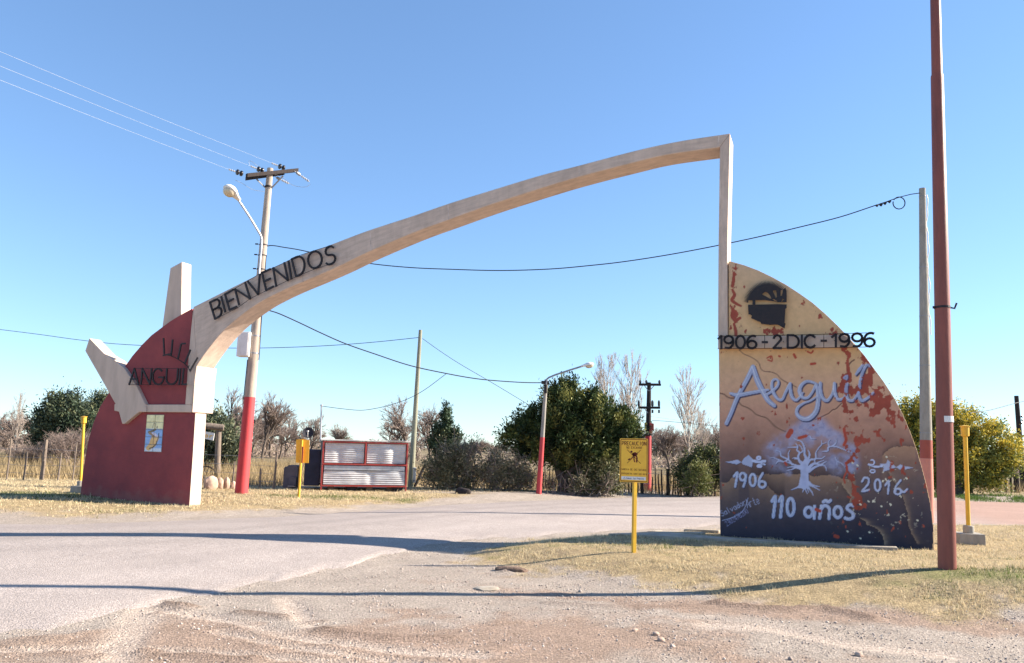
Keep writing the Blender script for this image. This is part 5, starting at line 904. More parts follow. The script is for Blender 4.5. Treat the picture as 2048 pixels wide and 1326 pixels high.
# ------------------------------------------------------------------ gateway of logs, wheel, boulders
gb = gpt(434.5, 960); gt = thing('log_gateway', gb, 'gateway of grey logs seen past the right side of the red fin', 'gateway'); Yg = gb[1]
mb = MB(); mb.tube([down(gb), atd(437.5, 858, Yg)], [.11, .10], 10); build('post', mb, M['wood'], gt, smooth_=True); mb = MB(); mb.tube([down(gb)+np.array([-3.6, -.6, 0]), atd(437.5, 858, Yg)+np.array([-3.6, -.6, 0])], [.11, .10], 10); build('post', mb, M['wood'], gt, smooth_=True)
mb = MB(); mb.tube([atd(447.5, 855.5, Yg), atd(425, 853, Yg-.1), atd(405, 851, Yg-.2), atd(350, 848, Yg-.5), atd(250, 840, Yg-.7)], [.12, .125, .12, .12, .11], 10); build('beam', mb, M['wood'], gt, smooth_=True)
hs = thing('hanging_board', atd(415, 866, Yg-.15), 'small pale board with yellow letters hanging crooked from the log gateway', 'sign')
q = [atd(398, 861, Yg-.15), atd(429, 866, Yg-.15), atd(426.5, 881, Yg-.15), (atd(397, 875, Yg-.15))]; mb = MB(); mb.slab(q, [p+np.array([0, .03, 0]) for p in q]); hb = build('board', mb, M['white'], hs)
fn = lambda u, v: (q[3]*(1-u)+q[2]*u)*(1-v)+(q[0]*(1-u)+q[1]*u)*v; SN = np.array([0, -1., 0])
ribbon('lettering', [[(.42+.26*x/1.0*.8, .25+.55*y) for x, y in P] for P in GL['o']]+[[(.74+.2*x, .25+.55*y) for x, y in P] for P in GL['r']], .035, .002, M['signyellow'], hb)
for x, y in [(405, 861), (424, 864)]: mb = MB(); mb.tube([atd(x, y, Yg-.15), atd(x, y-8, Yg-.15)], .006, 5); build('hanger', mb, M['iron'], hs)
wc = atd(411, 955, Yg-.9); wh = thing('wagon_wheel', (wc[0], wc[1], gh(wc[0], wc[1])), 'old iron spoked wagon wheel standing behind the pale boulders', 'wheel'); R_ = .41
mb = MB(); n = 30; V = []
for rr, dy in [(R_, -.03), (R_, .03), (R_-.045, .03), (R_-.045, -.03)]:
    V += [wc+np.array([rr*math.cos(2*math.pi*j/n), dy, rr*math.sin(2*math.pi*j/n)]) for j in range(n)]
mb.add(V, [(k*n+j, k*n+(j+1) % n, ((k+1) % 4)*n+(j+1) % n, ((k+1) % 4)*n+j) for k in range(4) for j in range(n)]); build('rim', mb, M['iron'], wh); mb = MB(); mb.tube([wc+np.array([0, -.09, 0]), wc+np.array([0, .09, 0])], .07, 14); build('hub', mb, M['steel'], wh)
for j in range(14):
    a = 2*math.pi*j/14; mb = MB(); mb.tube([wc+np.array([.06*math.cos(a), 0, .06*math.sin(a)]), wc+np.array([(R_-.03)*math.cos(a), 0, (R_-.03)*math.sin(a)])], .013, 6); build('spoke', mb, M['iron'], wh)
def boulder(c, s, seed, name, label, mt, cat='boulder', grp=None, sub=3):
    bm = bmesh.new(); bmesh.ops.create_icosphere(bm, subdivisions=sub, radius=1)
    for v in bm.verts:
        p = v.co.copy(); d = .22*mnoise.noise(p*1.2+Vector((seed, 0, 0)))+.10*mnoise.noise(p*3+Vector((0, seed, 0)))+.05*abs(mnoise.noise(p*7+Vector((0, 0, seed))))
        p = p*(1+d); p.x = math.copysign(abs(p.x)**.8, p.x); p.z = math.copysign(abs(p.z)**.75, p.z); v.co = Vector((p.x*s[0], p.y*s[1], p.z*s[2]))
    me = bpy.data.meshes.new(name); bm.to_mesh(me); bm.free(); me.materials.append(mt); o = mkobj(name, me); o.location = tuple(map(float, c)); o.rotation_euler[2] = seed
    me.polygons.foreach_set('use_smooth', [True]*len(me.polygons)); me.set_sharp_from_angle(angle=math.radians(28)); return setp(o, label, cat, grp)
for i, (x0, x1, y0, y1, lab) in enumerate([(405, 432, 953, 979, 'widest pale boulder, against the right side of the red fin'), (432, 444, 956, 978, 'second pale boulder from the red fin, tall and narrow'), (445, 458, 956, 978, 'third pale boulder from the red fin, leaning'), (459, 471, 963, 978, 'lowest reddish boulder of the row, next to the red foot of the power pole')]):
    g = gpt((x0+x1)/2, y1); w_ = (x1-x0)/2*g[1]/FPX; h_ = (y1-y0)/2*g[1]/FPX; boulder((g[0], g[1]+w_*.5, g[2]+h_*.85), (w_*1.02, w_*.8, h_*1.15), i*2.3+1, 'boulder', lab, M['stone'], 'boulder', 'boulders by the red fin')
# ------------------------------------------------------------------ wire fence and stake fence
fl = thing('wire_fence', gpt(81, 966), 'low wire fence with rough grey posts across the dry grass on the left', 'fence')
PL = []
for (bx_, by_, tx_, ty_, r) in [(-60, 962, -48, 892, .035), (14.7, 943, 22.6, 876.5, .025), (45.2, 967, 54.3, 903.7, .03), (81.4, 967, 92.8, 879, .06), (114, 969, 123, 906, .028), (144.8, 955, 153.8, 885, .022), (464, 963, 469.4, 922.6, .028), (519, 968, 521.5, 936, .03), (547.8, 964, 553.8, 904, .035)]:
    b = gpt(bx_, by_); Y_ = 25.8; b = np.array([atd(bx_, by_, Y_)[0], Y_, 0]); b[2] = gh(b[0], b[1]); tp = atd(tx_, ty_, Y_); PL.append((b, tp))
    mb = MB(); mb.tube([down(b), lerp(b, tp, .5)+np.array([.01, 0, 0]), tp], [r*1.15, r, r*.9], 7); build('post', mb, M['wood'], fl, smooth_=True)
for k in range(4):
    mb = MB(); P = []
    for b, tp in PL: P.append(np.array([b[0], b[1]-.04, b[2]+.22+.26*k+.02*math.sin(b[0]*3+k)]))
    mb.tube(P, .005, 4); build('wire', mb, M['steel'], fl)
sf = thing('stake_fence', gpt(1340, 984), 'fence of uneven dark upright stakes between the cypress and the painted wall', 'fence')
stk = bpy.data.meshes.new('stake'); mb = MB(); mb.tube([(0, 0, -.3), (.01, 0, .5), (0, .01, 1.0)], [.03, .028, .018], 6); stk.from_pydata(mb.v, [], mb.f); stk.materials.append(M['darkwood']); rr = random.Random(3); F0 = np.array(sf.location)
x_ = 1086
while x_ < 1436:
    if not (1289 < x_ < 1302):
        Yf = 30.2; p = atd(x_, 984, Yf); z = gh(p[0], Yf); o = bpy.data.objects.new('stake', stk); COL.objects.link(o); o.parent = sf; o.location = (p[0]-F0[0], Yf+rr.uniform(-.05, .05)-F0[1], z-F0[2]); o.rotation_euler = (rr.uniform(-.04, .04), rr.uniform(-.09, .09), rr.uniform(0, 6)); o.scale = (rr.uniform(.6, 1.3),)*2+(rr.uniform(.62, 1.0),)
    x_ += rr.uniform(4.5, 9)
for x_ in (1284, 1336, 1374):
    Yf = 30.0; p = atd(x_, 984, Yf); z = gh(p[0], Yf); mb = MB(); mb.tube([(p[0], Yf, z-.3), (p[0], Yf, z+.98)], .065, 8); build('post', mb, M['darkwood'], sf)
for z_ in (.35, .75):
    mb = MB(); A_, B_ = atd(1086, 984, 30.2), atd(1436, 984, 30.2); mb.tube([np.array([lerp(A_, B_, t_)[0], 30.24, gh(lerp(A_, B_, t_)[0], 30.2)+z_]) for t_ in np.linspace(0, 1, 12)], .01, 5); build('wire', mb, M['steel'], sf)
# right-hand fence beyond the side road
rf = thing('wire_fence', gpt(2000, 985), 'short wire fence of dark posts beyond the side road at the right edge', 'fence')
for x_, y0, y1, r in [(1912, 984, 940, .07), (1921, 985, 955, .06), (1943, 986, 958, .08), (2012, 985, 935, .05), (2022, 985, 925, .05), (2034, 985, 950, .12), (1876, 984, 955, .06)]:
    p = gpt(x_, y0); tp = atd(x_-2, y1, p[1]); mb = MB(); mb.tube([down(p), tp], r, 7); build('post', mb, M['darkwood'], rf)
# ------------------------------------------------------------------ vegetation
def prisms(A, B, ra, rb, k=3):                    # many tapered sticks at once
    A, B, ra, rb = [np.asarray(v, float) for v in (A, B, ra, rb)]; T = B-A; T /= np.linalg.norm(T, axis=1)[:, None]+1e-9
    up = np.where(np.abs(T[:, 2:3]) < .9, np.array([[0, 0, 1.]]), np.array([[1., 0, 0]])); X = np.cross(T, up); X /= np.linalg.norm(X, axis=1)[:, None]; Y = np.cross(X, T)
    V = []
    for P, r in ((A, ra), (B, rb)):
        for j in range(k): a = 2*math.pi*j/k; V.append(P+(X*math.cos(a)+Y*math.sin(a))*r[:, None])
    V = np.stack(V, 1).reshape(-1, 3); o = (np.arange(len(A))*2*k)[:, None]
    q = np.concatenate([o+np.array([[j, (j+1) % k, k+(j+1) % k, k+j]]) for j in range(k)], 0); return V, q
def grow(seed, H, kind):
    """skeleton of a leafless tree: list of (a, b, ra, rb)"""
    r = random.Random(seed); S = []
    P = {'spread': dict(n0=5, ang=.62, keep=.74, lv=6, up=.12, tr=.22, kids=(2, 4)), 'poplar': dict(n0=11, ang=.24, keep=.74, lv=5, up=.75, tr=.12, kids=(2, 4)), 'shrub': dict(n0=7, ang=.55, keep=.74, lv=5, up=.22, tr=.05, kids=(2, 4))}[kind]
    def seg(p, d, L, rad, lv):
        n = 3; q = p
        for i in range(n):
            d2 = (d+Vector((r.gauss(0, .10), r.gauss(0, .10), r.gauss(0, .06)+P['up']*.10))).normalized(); e = q+d2*(L/n); r1 = rad*(1-.35*(i+1)/n); S.append((q, e, rad*(1-.35*i/n), r1)); q = e; d = d2
            if lv > 0 and (i > 0 or lv < P['lv']) and r.random() < .55: kid(q, d, L*.8, rad*.55, lv-1)
        if lv > 0:
            for _ in range(r.randint(*P['kids'])): kid(q, d, L, rad*.62, lv-1)
    def kid(q, d, L, rad, lv):
        a = r.uniform(.35, 1)*P['ang']; ax = d.cross(Vector((r.gauss(0, 1), r.gauss(0, 1), r.gauss(0, 1)))).normalized(); dd = Matrix.Rotation(a, 3, ax)@d; dd = (dd+Vector((0, 0, P['up']*.22))).normalized()
        seg(q, dd, L*P['keep']*r.uniform(.75, 1.15), max(rad, .004), lv)
    if kind == 'spread':
        seg(Vector((0, 0, 0)), Vector((r.gauss(0, .06), 0, 1)).normalized(), H*.27, H*.022, P['lv']-1)
    elif kind == 'poplar':
        q = Vector((0, 0, 0)); n = 14
        for i in range(n):
            e = q+Vector((r.gauss(0, .012), r.gauss(0, .012), 1))*H/n; rr = H*.012; S.append((q, e, rr*(1-i/n)+.006, rr*(1-(i+1)/n)+.006)); q = e
            if i > 1:
                for _ in range(3): a = r.uniform(0, 6.28); seg(q, Vector((math.cos(a)*.38, math.sin(a)*.38, 1)).normalized(), H*.26*(1-.5*i/n), rr*.35*(1-.6*i/n)+.004, 2)
    else:
        for _ in range(P['n0']): a = r.uniform(0, 6.28); t_ = r.uniform(.15, .75); seg(Vector((r.gauss(0, .1), r.gauss(0, .1), -.05)), Vector((math.cos(a)*t_, math.sin(a)*t_, 1)).normalized(), H*.30, H*.011, 4)
    return S
BT = {}
def bare_mesh(kind, seed, H, thick=1.0):
    S = grow(seed, H, kind); A = np.array([s[0] for s in S]); B = np.array([s[1] for s in S]); ra = np.array([s[2] for s in S]); rb = np.array([s[3] for s in S])
    f = H/max(np.percentile(B[:, 2], 97), .1); A, B, ra, rb = A*f, B*f, ra*f*thick, rb*f*thick; big = ra > .028*H/6
    return (A, B, ra, rb, big)
def mesh_from(V, q, name, mt):
    o = fastmesh(name, V, q, mt, smooth_=True); me = o.data; bpy.data.objects.remove(o); return me
BARE = {}
for kind, seeds, H, mt in [('spread', (1, 2, 3, 4), 6., 'twig'), ('poplar', (11, 12, 13), 9., 'paletwig'), ('shrub', (21, 22, 23, 24), 2.6, 'twig')]:
    for i, s in enumerate(seeds):
        A, B, ra, rb, big = bare_mesh(kind, s, H); mn = {'spread': .011, 'poplar': .0105, 'shrub': .007}[kind]; ra = np.maximum(ra, mn); rb = np.maximum(rb, mn*.6)
        n0 = big.sum(); Vt, qt = prisms(A[big], B[big], ra[big], rb[big], 6); Vc, qc = prisms(A[~big], B[~big], ra[~big], rb[~big], 3)
        BARE[(kind, i)] = (mesh_from(Vt, qt, 'trunk', M['bark' if kind == 'spread' else mt]), mesh_from(Vc, qc, 'crown', M[mt]), H)
        print(kind, i, len(A))
def bare(kind, i, px, py, ptop, Y, label, cat='tree', grp=None, name=None, wid=1.0, rot=0):
    tm, cm, H = BARE[(kind, i)]; p = atd(px, py, Y); z = gh(p[0], Y); top = atd(px, ptop, Y)[2]; s = (top-z)/H
    o = thing(name or {'spread': 'bare_tree', 'poplar': 'poplar_tree', 'shrub': 'bare_shrub'}[kind], (p[0], Y, z-.03), label, cat, grp); o.scale = (s*wid, s*wid, s); o.rotation_euler[2] = rot
    mkobj('trunk' if kind != 'shrub' else 'stems', tm, o); mkobj('crown' if kind != 'shrub' else 'twigs', cm, o); return o
def cards(Cn, D, L, Wd, col, mt, name, parent=None, twist=None):
    """diamond leaves: centres, directions, lengths, widths, colours"""
    n = len(Cn); D = D/(np.linalg.norm(D, axis=1)[:, None]+1e-9); R_ = rng.normal(size=(n, 3)); S_ = np.cross(D, R_); S_ /= np.linalg.norm(S_, axis=1)[:, None]+1e-9
    L = np.asarray(L)[:, None]; Wd = np.asarray(Wd)[:, None]; V = np.stack([Cn-D*L*.5, Cn+S_*Wd*.5, Cn+D*L*.5, Cn-S_*Wd*.5], 1).reshape(-1, 3); q = np.arange(4*n).reshape(n, 4)
    return fastmesh(name, V, q, mt, np.repeat(col, 4, 0), parent)
def blobcloud(blobs, nclump, per, cs, Y, depth=.8, shell=.55, updir=.6, flat=1.0):
    """blobs: (px, py, r px) read off the photo at distance Y, given real depth; returns leaf centres, outward dirs, clump ids"""
    Cs = []; w = np.array([b[2]**2 for b in blobs], float); w /= w.sum(); idx = rng.choice(len(blobs), nclump, p=w); s = Y/FPX
    ctr = np.array([atd(b[0], b[1], Y+(b[3] if len(b) > 3 else 0)) for b in blobs]); R_ = np.array([b[2]*s for b in blobs])
    u = rng.normal(size=(nclump, 3)); u /= np.linalg.norm(u, axis=1)[:, None]; rad = R_[idx]*(shell+(1-shell)*rng.random(nclump)**.6); cc = ctr[idx]+u*rad[:, None]*np.array([1, depth, 1]); 
    pid = np.repeat(np.arange(nclump), per); v = rng.normal(size=(nclump*per, 3))*.5; csz = cs*(.6+.8*rng.random(nclump)); out = u[pid]*1.0+np.array([0, 0, updir]); out /= np.linalg.norm(out, axis=1)[:, None]
    a = (v*out).sum(1); v = v+out*(a*.9)[:, None]; P = cc[pid]+v*csz[pid][:, None]*np.array([1, 1, flat]); D = out+.6*rng.normal(size=P.shape); return P, D, pid, u
def colmix(pid, n, cols, wts, jit=.25):
    k = rng.choice(len(cols), n, p=np.array(wts)/sum(wts)); base = np.array(cols)[k][pid]; return base*(1+jit*(rng.random((len(pid), 1))-.5)*2)*(1+.25*(rng.random((n, 1))[pid]-.5))
# big cypress
ty = 28.8; tb = atd(1128, 981, ty); tb[2] = gh(tb[0], ty); cy = thing('cypress_tree', tb, 'big dark cypress with ragged crown and exposed trunk behind the lamp post', 'tree')
blobs = [(1130, 800, 46), (1105, 830, 42), (1070, 845, 36), (1040, 868, 24), (1022, 866, 14), (1165, 800, 38), (1195, 822, 38), (1225, 830, 32), (1248, 846, 24), (1262, 858, 12), (1125, 865, 52), (1180, 860, 50), (1230, 868, 30), (1085, 885, 36), (1060, 892, 20), (1145, 905, 38), (1195, 905, 42), (1225, 895, 26), (1125, 770, 20), (1145, 765, 14), (1110, 775, 15), (1240, 812, 10)]
blobs += [(1010, 860, 9), (1030, 845, 10), (1058, 822, 14), (1088, 800, 14), (1118, 760, 9), (1100, 768, 8), (1160, 768, 8), (1185, 785, 12), (1212, 806, 12), (1270, 848, 8), (1255, 830, 9), (1268, 872, 10), (1215, 802, 9), (1045, 905, 9), (1015, 880, 7)]
blobs = [(q_[0], 864+(q_[1]-864)*.86+6, q_[2]) for q_ in blobs]
P, D, pid, u = blobcloud(blobs, 620, 160, .17, ty, 1.0, .70, .7, 1.15)
hgt_ = (u[:, 2] > .1)
cl = colmix(pid, 620, [(.035, .058, .020), (.065, .090, .028), (.19, .19, .055), (.022, .036, .016)], [3, 3, 3.0, 1.5], .35)
cards(P, D, rng.uniform(.10, .19, len(P)), rng.uniform(.035, .06, len(P)), cl, M['needle'], 'crown', cy)
P, D, pid, u = blobcloud([(1195, 940, 32), (1170, 960, 24), (1215, 958, 24), (1180, 968, 14), (1230, 966, 10)], 220, 70, .2, ty-.3, .9, .5, .1)
k_ = P[:, 2] > hgt(P[:, 0], P[:, 1])+.05; P, D, pid = P[k_], D[k_], pid[k_]
cards(P, D, rng.uniform(.09, .16, len(P)), rng.uniform(.03, .05, len(P)), colmix(pid, 220, [(.08, .09, .045), (.14, .14, .06), (.20, .18, .09)], [3, 3, 2]), M['needle'], 'low_branches', cy)
def limb(px, Y, r0, r1, parent, name='limb', mt=None, n=8):
    P = [atd(x, y, Y) for x, y in catmull(px, 4)]; mb = MB(); mb.tube(P, list(np.linspace(r0, r1, len(P))), n); return build(name, mb, mt or M['bark'], parent, smooth_=True)
limb([(1124, 990), (1126, 965), (1118, 940), (1112, 900), (1118, 860), (1125, 810)], ty, .22, .08, cy, 'trunk')
for L, a, b_ in [([(1127, 975), (1135, 950), (1155, 930), (1172, 905), (1185, 860)], .12, .05), ([(1120, 945), (1124, 920), (1122, 895)], .08, .05), ([(1131, 980), (1137, 968), (1143, 958)], .07, .02), ([(1116, 930), (1095, 900), (1060, 870)], .09, .03), ([(1150, 935), (1190, 915), (1225, 870)], .07, .03)]: limb(L, ty+rng.uniform(-.3, .3), a, b_, cy)
# small conifer behind the scrub
cy2 = atd(893, 960, 38); cy2[2] = gh(cy2[0], 38); c2 = thing('conifer_tree', cy2, 'small pointed green conifer rising behind the thorny bushes', 'tree')
bl2 = [(892, 820, 3), (893, 828, 6), (894, 840, 10), (891, 852, 14), (897, 866, 17), (880, 872, 14), (908, 878, 16), (893, 888, 22), (872, 884, 10), (893, 905, 22)]
P, D, pid, u = blobcloud(bl2, 150, 150, .17, 38, 1, .4, .9); cards(P, D, rng.uniform(.1, .2, len(P)), rng.uniform(.04, .07, len(P)), colmix(pid, 150, [(.055, .085, .045), (.10, .12, .06), (.035, .05, .03)], [3, 2, 2]), M['needle'], 'crown', c2); limb([(893, 960), (893, 900), (893, 830)], 38, .12, .03, c2, 'trunk')
# thorny grey-green bushes
def bush(name, label, base, blobs, Y, n, per, cs, cols, w, ls=(.05, .10), parts=True, stems=6, cat='bush', grp=None, mt='leaf', up_=.2, shell=.3):
    b = atd(base[0], base[1], Y); b[2] = gh(b[0], Y); t = thing(name, b, label, cat, grp); P, D, pid, u = blobcloud(blobs, n, per, cs, Y, .9, shell, up_)
    k_ = P[:, 2] > hgt(P[:, 0], P[:, 1])+.03; P, D, pid = P[k_], D[k_], pid[k_]
    cards(P, D+.8*rng.normal(size=D.shape), rng.uniform(*ls, len(P)), rng.uniform(ls[0]*.45, ls[1]*.45, len(P)), colmix(pid, n, cols, w), M[mt], 'foliage', t)
    if stems:
        A, B = [], []; rr = random.Random(n)
        ctr = [atd(q[0], q[1], Y) for q in blobs]; s = Y/FPX
        for c_, q in zip(ctr, blobs):
            for _ in range(stems):
                e = c_+np.array([rr.gauss(0, .55), rr.gauss(0, .4), rr.gauss(0, .5)])*q[2]*s; st = b+np.array([(c_[0]-b[0])*.7+rr.gauss(0, .2), rr.gauss(0, .2), 0]); m_ = lerp(st, e, .55)+np.array([rr.gauss(0, .12), rr.gauss(0, .12), rr.gauss(0, .1)])
                A += [st, m_]; B += [m_, e]
                for _ in range(5): e2 = e+np.array([rr.gauss(0, .22), rr.gauss(0, .2), rr.gauss(0.05, .2)]); m2 = lerp(m_, e, rr.random()); A.append(m2); B.append(e2)
        n_ = len(A); V, q = prisms(A, B, np.full(n_, .014), np.full(n_, .006), 3); fastmesh('stems', V, q, M['twig'], None, t)
    return t
GG = [(.17, .16, .09), (.25, .225, .135), (.33, .28, .19), (.09, .095, .05)]
bush('thorn_bush', 'largest grey green thorny bush just right of the metal kiosk', (900, 983), [(905, 905, 26), (880, 930, 30), (925, 925, 32), (895, 955, 34), (935, 958, 26), (865, 950, 18), (930, 895, 10), (945, 890, 7)], 28.5, 300, 42, .20, GG, [3, 3, 2, 2], (.06, .11), stems=10)
bush('thorn_bush', 'second thorny bush, lower and sparser, left of the lamp post', (1005, 983), [(990, 925, 22), (1020, 935, 26), (1045, 945, 22), (985, 955, 24), (1020, 962, 24), (1055, 962, 16), (965, 945, 14)], 28.3, 210, 38, .20, GG, [3, 3, 3, 2], (.06, .11), stems=10)
bush('thorn_bush', 'small sprawling thorny bush right behind the foot of the lamp post', (1150, 984), [(1100, 968, 10), (1160, 962, 14), (1145, 975, 10), (1215, 968, 12)], 27.9, 60, 45, .16, GG, [3, 2, 2, 2], (.05, .09), stems=8)
bush('hedge_bush', 'dense dark green bush left of the painted wall', (1395, 986), [(1385, 930, 22), (1410, 920, 22), (1430, 918, 20), (1365, 950, 16), (1400, 955, 26), (1435, 950, 26), (1455, 930, 24), (1400, 905, 8), (1375, 965, 14), (1420, 905, 9)], 29.8, 330, 60, .2, [(.05, .07, .03), (.09, .105, .04), (.17, .17, .055), (.035, .045, .025)], [3, 3, 2, 2], (.07, .12), stems=3, shell=.5)
bush('hedge_bush', 'round yellowish olive bush in front of the darker one left of the painted wall', (1392, 986), [(1390, 955, 18), (1400, 940, 12), (1380, 968, 12), (1405, 965, 14)], 29.0, 110, 60, .17, [(.16, .17, .055), (.11, .13, .045), (.22, .21, .075)], [3, 2, 2], (.06, .1), stems=2, shell=.5)
# yellow flowering acacia
ay = 34.5; ab = atd(1915, 985, ay); ab[2] = gh(ab[0], ay); at_ = thing('acacia_tree', ab, 'broad acacia covered in yellow blossom beyond the side road, right of the painted wall', 'tree')
bl = [(1830, 840, 42), (1870, 835, 42), (1905, 850, 44), (1945, 865, 44), (1985, 885, 40), (2015, 915, 30), (1995, 930, 30), (1950, 920, 44), (1900, 905, 50), (1850, 890, 50), (1805, 850, 30), (1970, 955, 24), (1930, 960, 22), (1985, 960, 14), (1880, 950, 26), (1800, 900, 40), (2030, 905, 14)]
P, D, pid, u = blobcloud(bl, 760, 85, .26, ay, .95, .6, .15, .75)
lit_clump = (u@np.array([.45, -.25, .85]) > .05); n = 760; base = np.where((lit_clump & (rng.random(n) < .55))[:, None], np.array([[.60, .47, .07]]), np.array([[.14, .16, .045]])); base = np.where((rng.random((n, 1)) < .18), np.array([[.40, .34, .05]]), base)  # blossom yellow only on upper right clumps: the crown's lit side painted in
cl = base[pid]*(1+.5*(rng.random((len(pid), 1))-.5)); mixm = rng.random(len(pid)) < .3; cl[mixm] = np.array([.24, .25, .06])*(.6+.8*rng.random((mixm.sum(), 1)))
cards(P, D+.7*rng.normal(size=D.shape), rng.uniform(.08, .15, len(P)), rng.uniform(.04, .075, len(P)), cl, M['leaf'], 'crown', at_)
limb([(1915, 990), (1912, 950), (1900, 910), (1880, 870)], ay, .2, .08, at_, 'trunk')
for L in [[(1913, 960), (1940, 930), (1970, 900)], [(1895, 985), (1880, 950), (1850, 910)], [(1922, 985), (1935, 965), (1960, 950)]]: limb(L, ay, .1, .04, at_)
# dark pines left and centre-left
def pine(label, base, blobs, Y, n, trunk, cols=[(.05, .075, .045), (.085, .11, .06), (.14, .15, .08), (.03, .045, .032)], name='pine_tree'):
    b = atd(base[0], base[1], Y); b[2] = gh(b[0], Y); t = thing(name, b, label, 'tree'); P, D, pid, u = blobcloud(blobs, n, 75, .30, Y, 1., .5, .7)
    k_ = P[:, 2] > b[2]; cards(P[k_], D[k_], rng.uniform(.13, .26, k_.sum()), rng.uniform(.045, .085, k_.sum()), colmix(pid, n, cols, [3, 3, 2, 2])[k_], M['needle'], 'crown', t); limb(trunk, Y, .2, .06, t, 'trunk'); return t
pine('broad dark pine left of the red fin, behind the wire fence', (125, 940), [(128, 800, 14), (110, 815, 20), (140, 815, 24), (95, 840, 24), (130, 845, 34), (160, 838, 22), (105, 870, 30), (150, 875, 34), (90, 900, 24), (130, 905, 32), (170, 900, 20), (80, 850, 10), (175, 860, 14)], 43, 460, [(127, 945), (127, 900), (130, 830)])
pine('dark pine peeping out just above the left shoulder of the red fin', (208, 940), [(200, 805, 14), (190, 815, 12), (212, 815, 18), (208, 840, 26), (195, 870, 22), (220, 880, 26), (208, 910, 24)], 45, 170, [(208, 945), (208, 900), (206, 825)])
pine('dark conifer behind the log gateway, right of the red fin', (440, 955), [(418, 845, 16), (432, 852, 20), (412, 870, 24), (440, 885, 26), (458, 900, 18), (420, 910, 30), (450, 925, 26), (466, 925, 12), (425, 940, 24), (470, 900, 8)], 36, 360, [(438, 958), (436, 920), (428, 860)], [(.09, .11, .065), (.15, .16, .09), (.05, .065, .045), (.18, .18, .11)], 'conifer_tree')
# leafless trees, one by one
BL = [('spread', 0, 452, 948, 790, 52, 'tall bare tree between the red fin and the power pole', 1.0), ('spread', 1, 522, 950, 802, 54, 'tall bare tree just right of the power pole', .9), ('spread', 2, 492, 948, 815, 60, 'bare tree directly behind the red foot of the power pole', .9),
 ('spread', 3, 618, 950, 838, 62, 'bare tree behind the satellite dish', 1.0), ('spread', 1, 668, 950, 856, 75, 'small bare tree above the left part of the kiosk roof', 1.0), ('spread', 0, 812, 955, 812, 50, 'bare tree with rounded crown crossed by the timber pole', 1.05), ('spread', 2, 862, 955, 822, 52, 'bare tree between the timber pole and the small conifer', .9), ('spread', 3, 785, 955, 842, 58, 'lower bare tree behind the right end of the kiosk', 1.0),
 ('poplar', 0, 1213, 975, 712, 50, 'tall pale poplar rising left behind the cypress crown', 1.15), ('poplar', 1, 1262, 975, 712, 52, 'tall pale poplar just left of the dark utility pole', 1.0), ('poplar', 2, 1378, 975, 740, 48, 'tall pale poplar nearest to the painted wall', 1.2), ('poplar', 0, 1404, 975, 822, 56, 'shorter poplar against the edge of the painted wall', 1.1), ('poplar', 1, 24, 950, 785, 56, 'thin pale poplar near the left edge', .8),
 ('spread', 1, 1340, 975, 862, 52, 'bare tree between the utility pole and the tallest near poplar', 1.1), ('spread', 0, 1420, 975, 856, 60, 'bare reddish tree behind the hedge bush', 1.1), ('spread', 2, 1368, 975, 884, 66, 'low bare tree above the stake fence', 1.3),
 ('spread', 3, 8, 950, 862, 48, 'bare tree cut by the left edge of the view', 1.1), ('spread', 2, 52, 950, 868, 46, 'bare brown tree left of the broad pine', 1.2)]
for k, (kd, i, x, y, tp_, Y, lab, wd) in enumerate(BL): bare(kd, i, x, y, tp_, Y, lab, wid=wd, rot=k*1.7)
SH = [('shrub', 0, 38, 946, 892, 33, 'pale twiggy shrub behind the thickest left fence post'), ('shrub', 1, 135, 952, 868, 33.5, 'tall twiggy shrub in front of the broad pine'), ('shrub', 2, 165, 950, 862, 35, 'upright bare shrub next to the yellow vent pipe by the fin'), ('shrub', 3, 70, 944, 900, 34, 'low bare shrub between the left fence posts')]
for k, (kd, i, x, y, tp_, Y, lab) in enumerate(SH): bare(kd, i, x, y, tp_, Y, lab, 'shrub', None, None, 1.25, k*2.1)
rr = random.Random(5)
FR = [((-20, 230), 9, 'small leafless tree in the far brown row left of the red fin', 'far leafless trees left of the red fin', (26, 50)), ((395, 600), 12, 'small leafless tree in the far brown row between red fin and kiosk', 'far leafless trees between the red fin and the kiosk', (26, 52)), ((1280, 1460), 9, 'small leafless tree in the far brown row behind the stake fence', 'far leafless trees behind the stake fence', (26, 50)), ((820, 1090), 7, 'tiny leafless tree on the skyline above the thorny bushes', 'tiny leafless trees above the thorny bushes', (8, 16))]
kk = 0
for (xa, xb), cnt, lab, grp, (ha, hb_) in FR:
    for k in range(cnt):
        x = xa+(xb-xa)*(k+rr.uniform(.1, .9))/cnt; Y = rr.uniform(62, 88); bare('spread', kk % 4, x, 925, (898+.0244*(x-1024))-rr.uniform(ha, hb_), Y, lab, 'tree', grp, None, rr.uniform(1.1, 1.6), rr.uniform(0, 6)); kk += 1
for k, (x, h_, Y, lab) in enumerate([(688, 26, 110, 'tiny dark evergreen on the skyline above the kiosk'), (966, 14, 160, 'small round evergreen on the skyline left of the cypress'), (1318, 22, 90, 'small dark conifer on the skyline right of the caution sign'), (1010, 9, 170, 'low evergreen clump on the skyline above the thorny bush'), (945, 10, 170, 'low evergreen clump on the skyline right of the small conifer')]):
    hy = 898+.0244*(x-1024); s = h_; pine(lab, (x, hy+6), [(x, hy-s*.6, s*.34), (x-2, hy-s*.3, s*.45), (x+3, hy, s*.45)], Y, 40, [(x, hy+8), (x, hy-s*.4)], name='evergreen_tree')
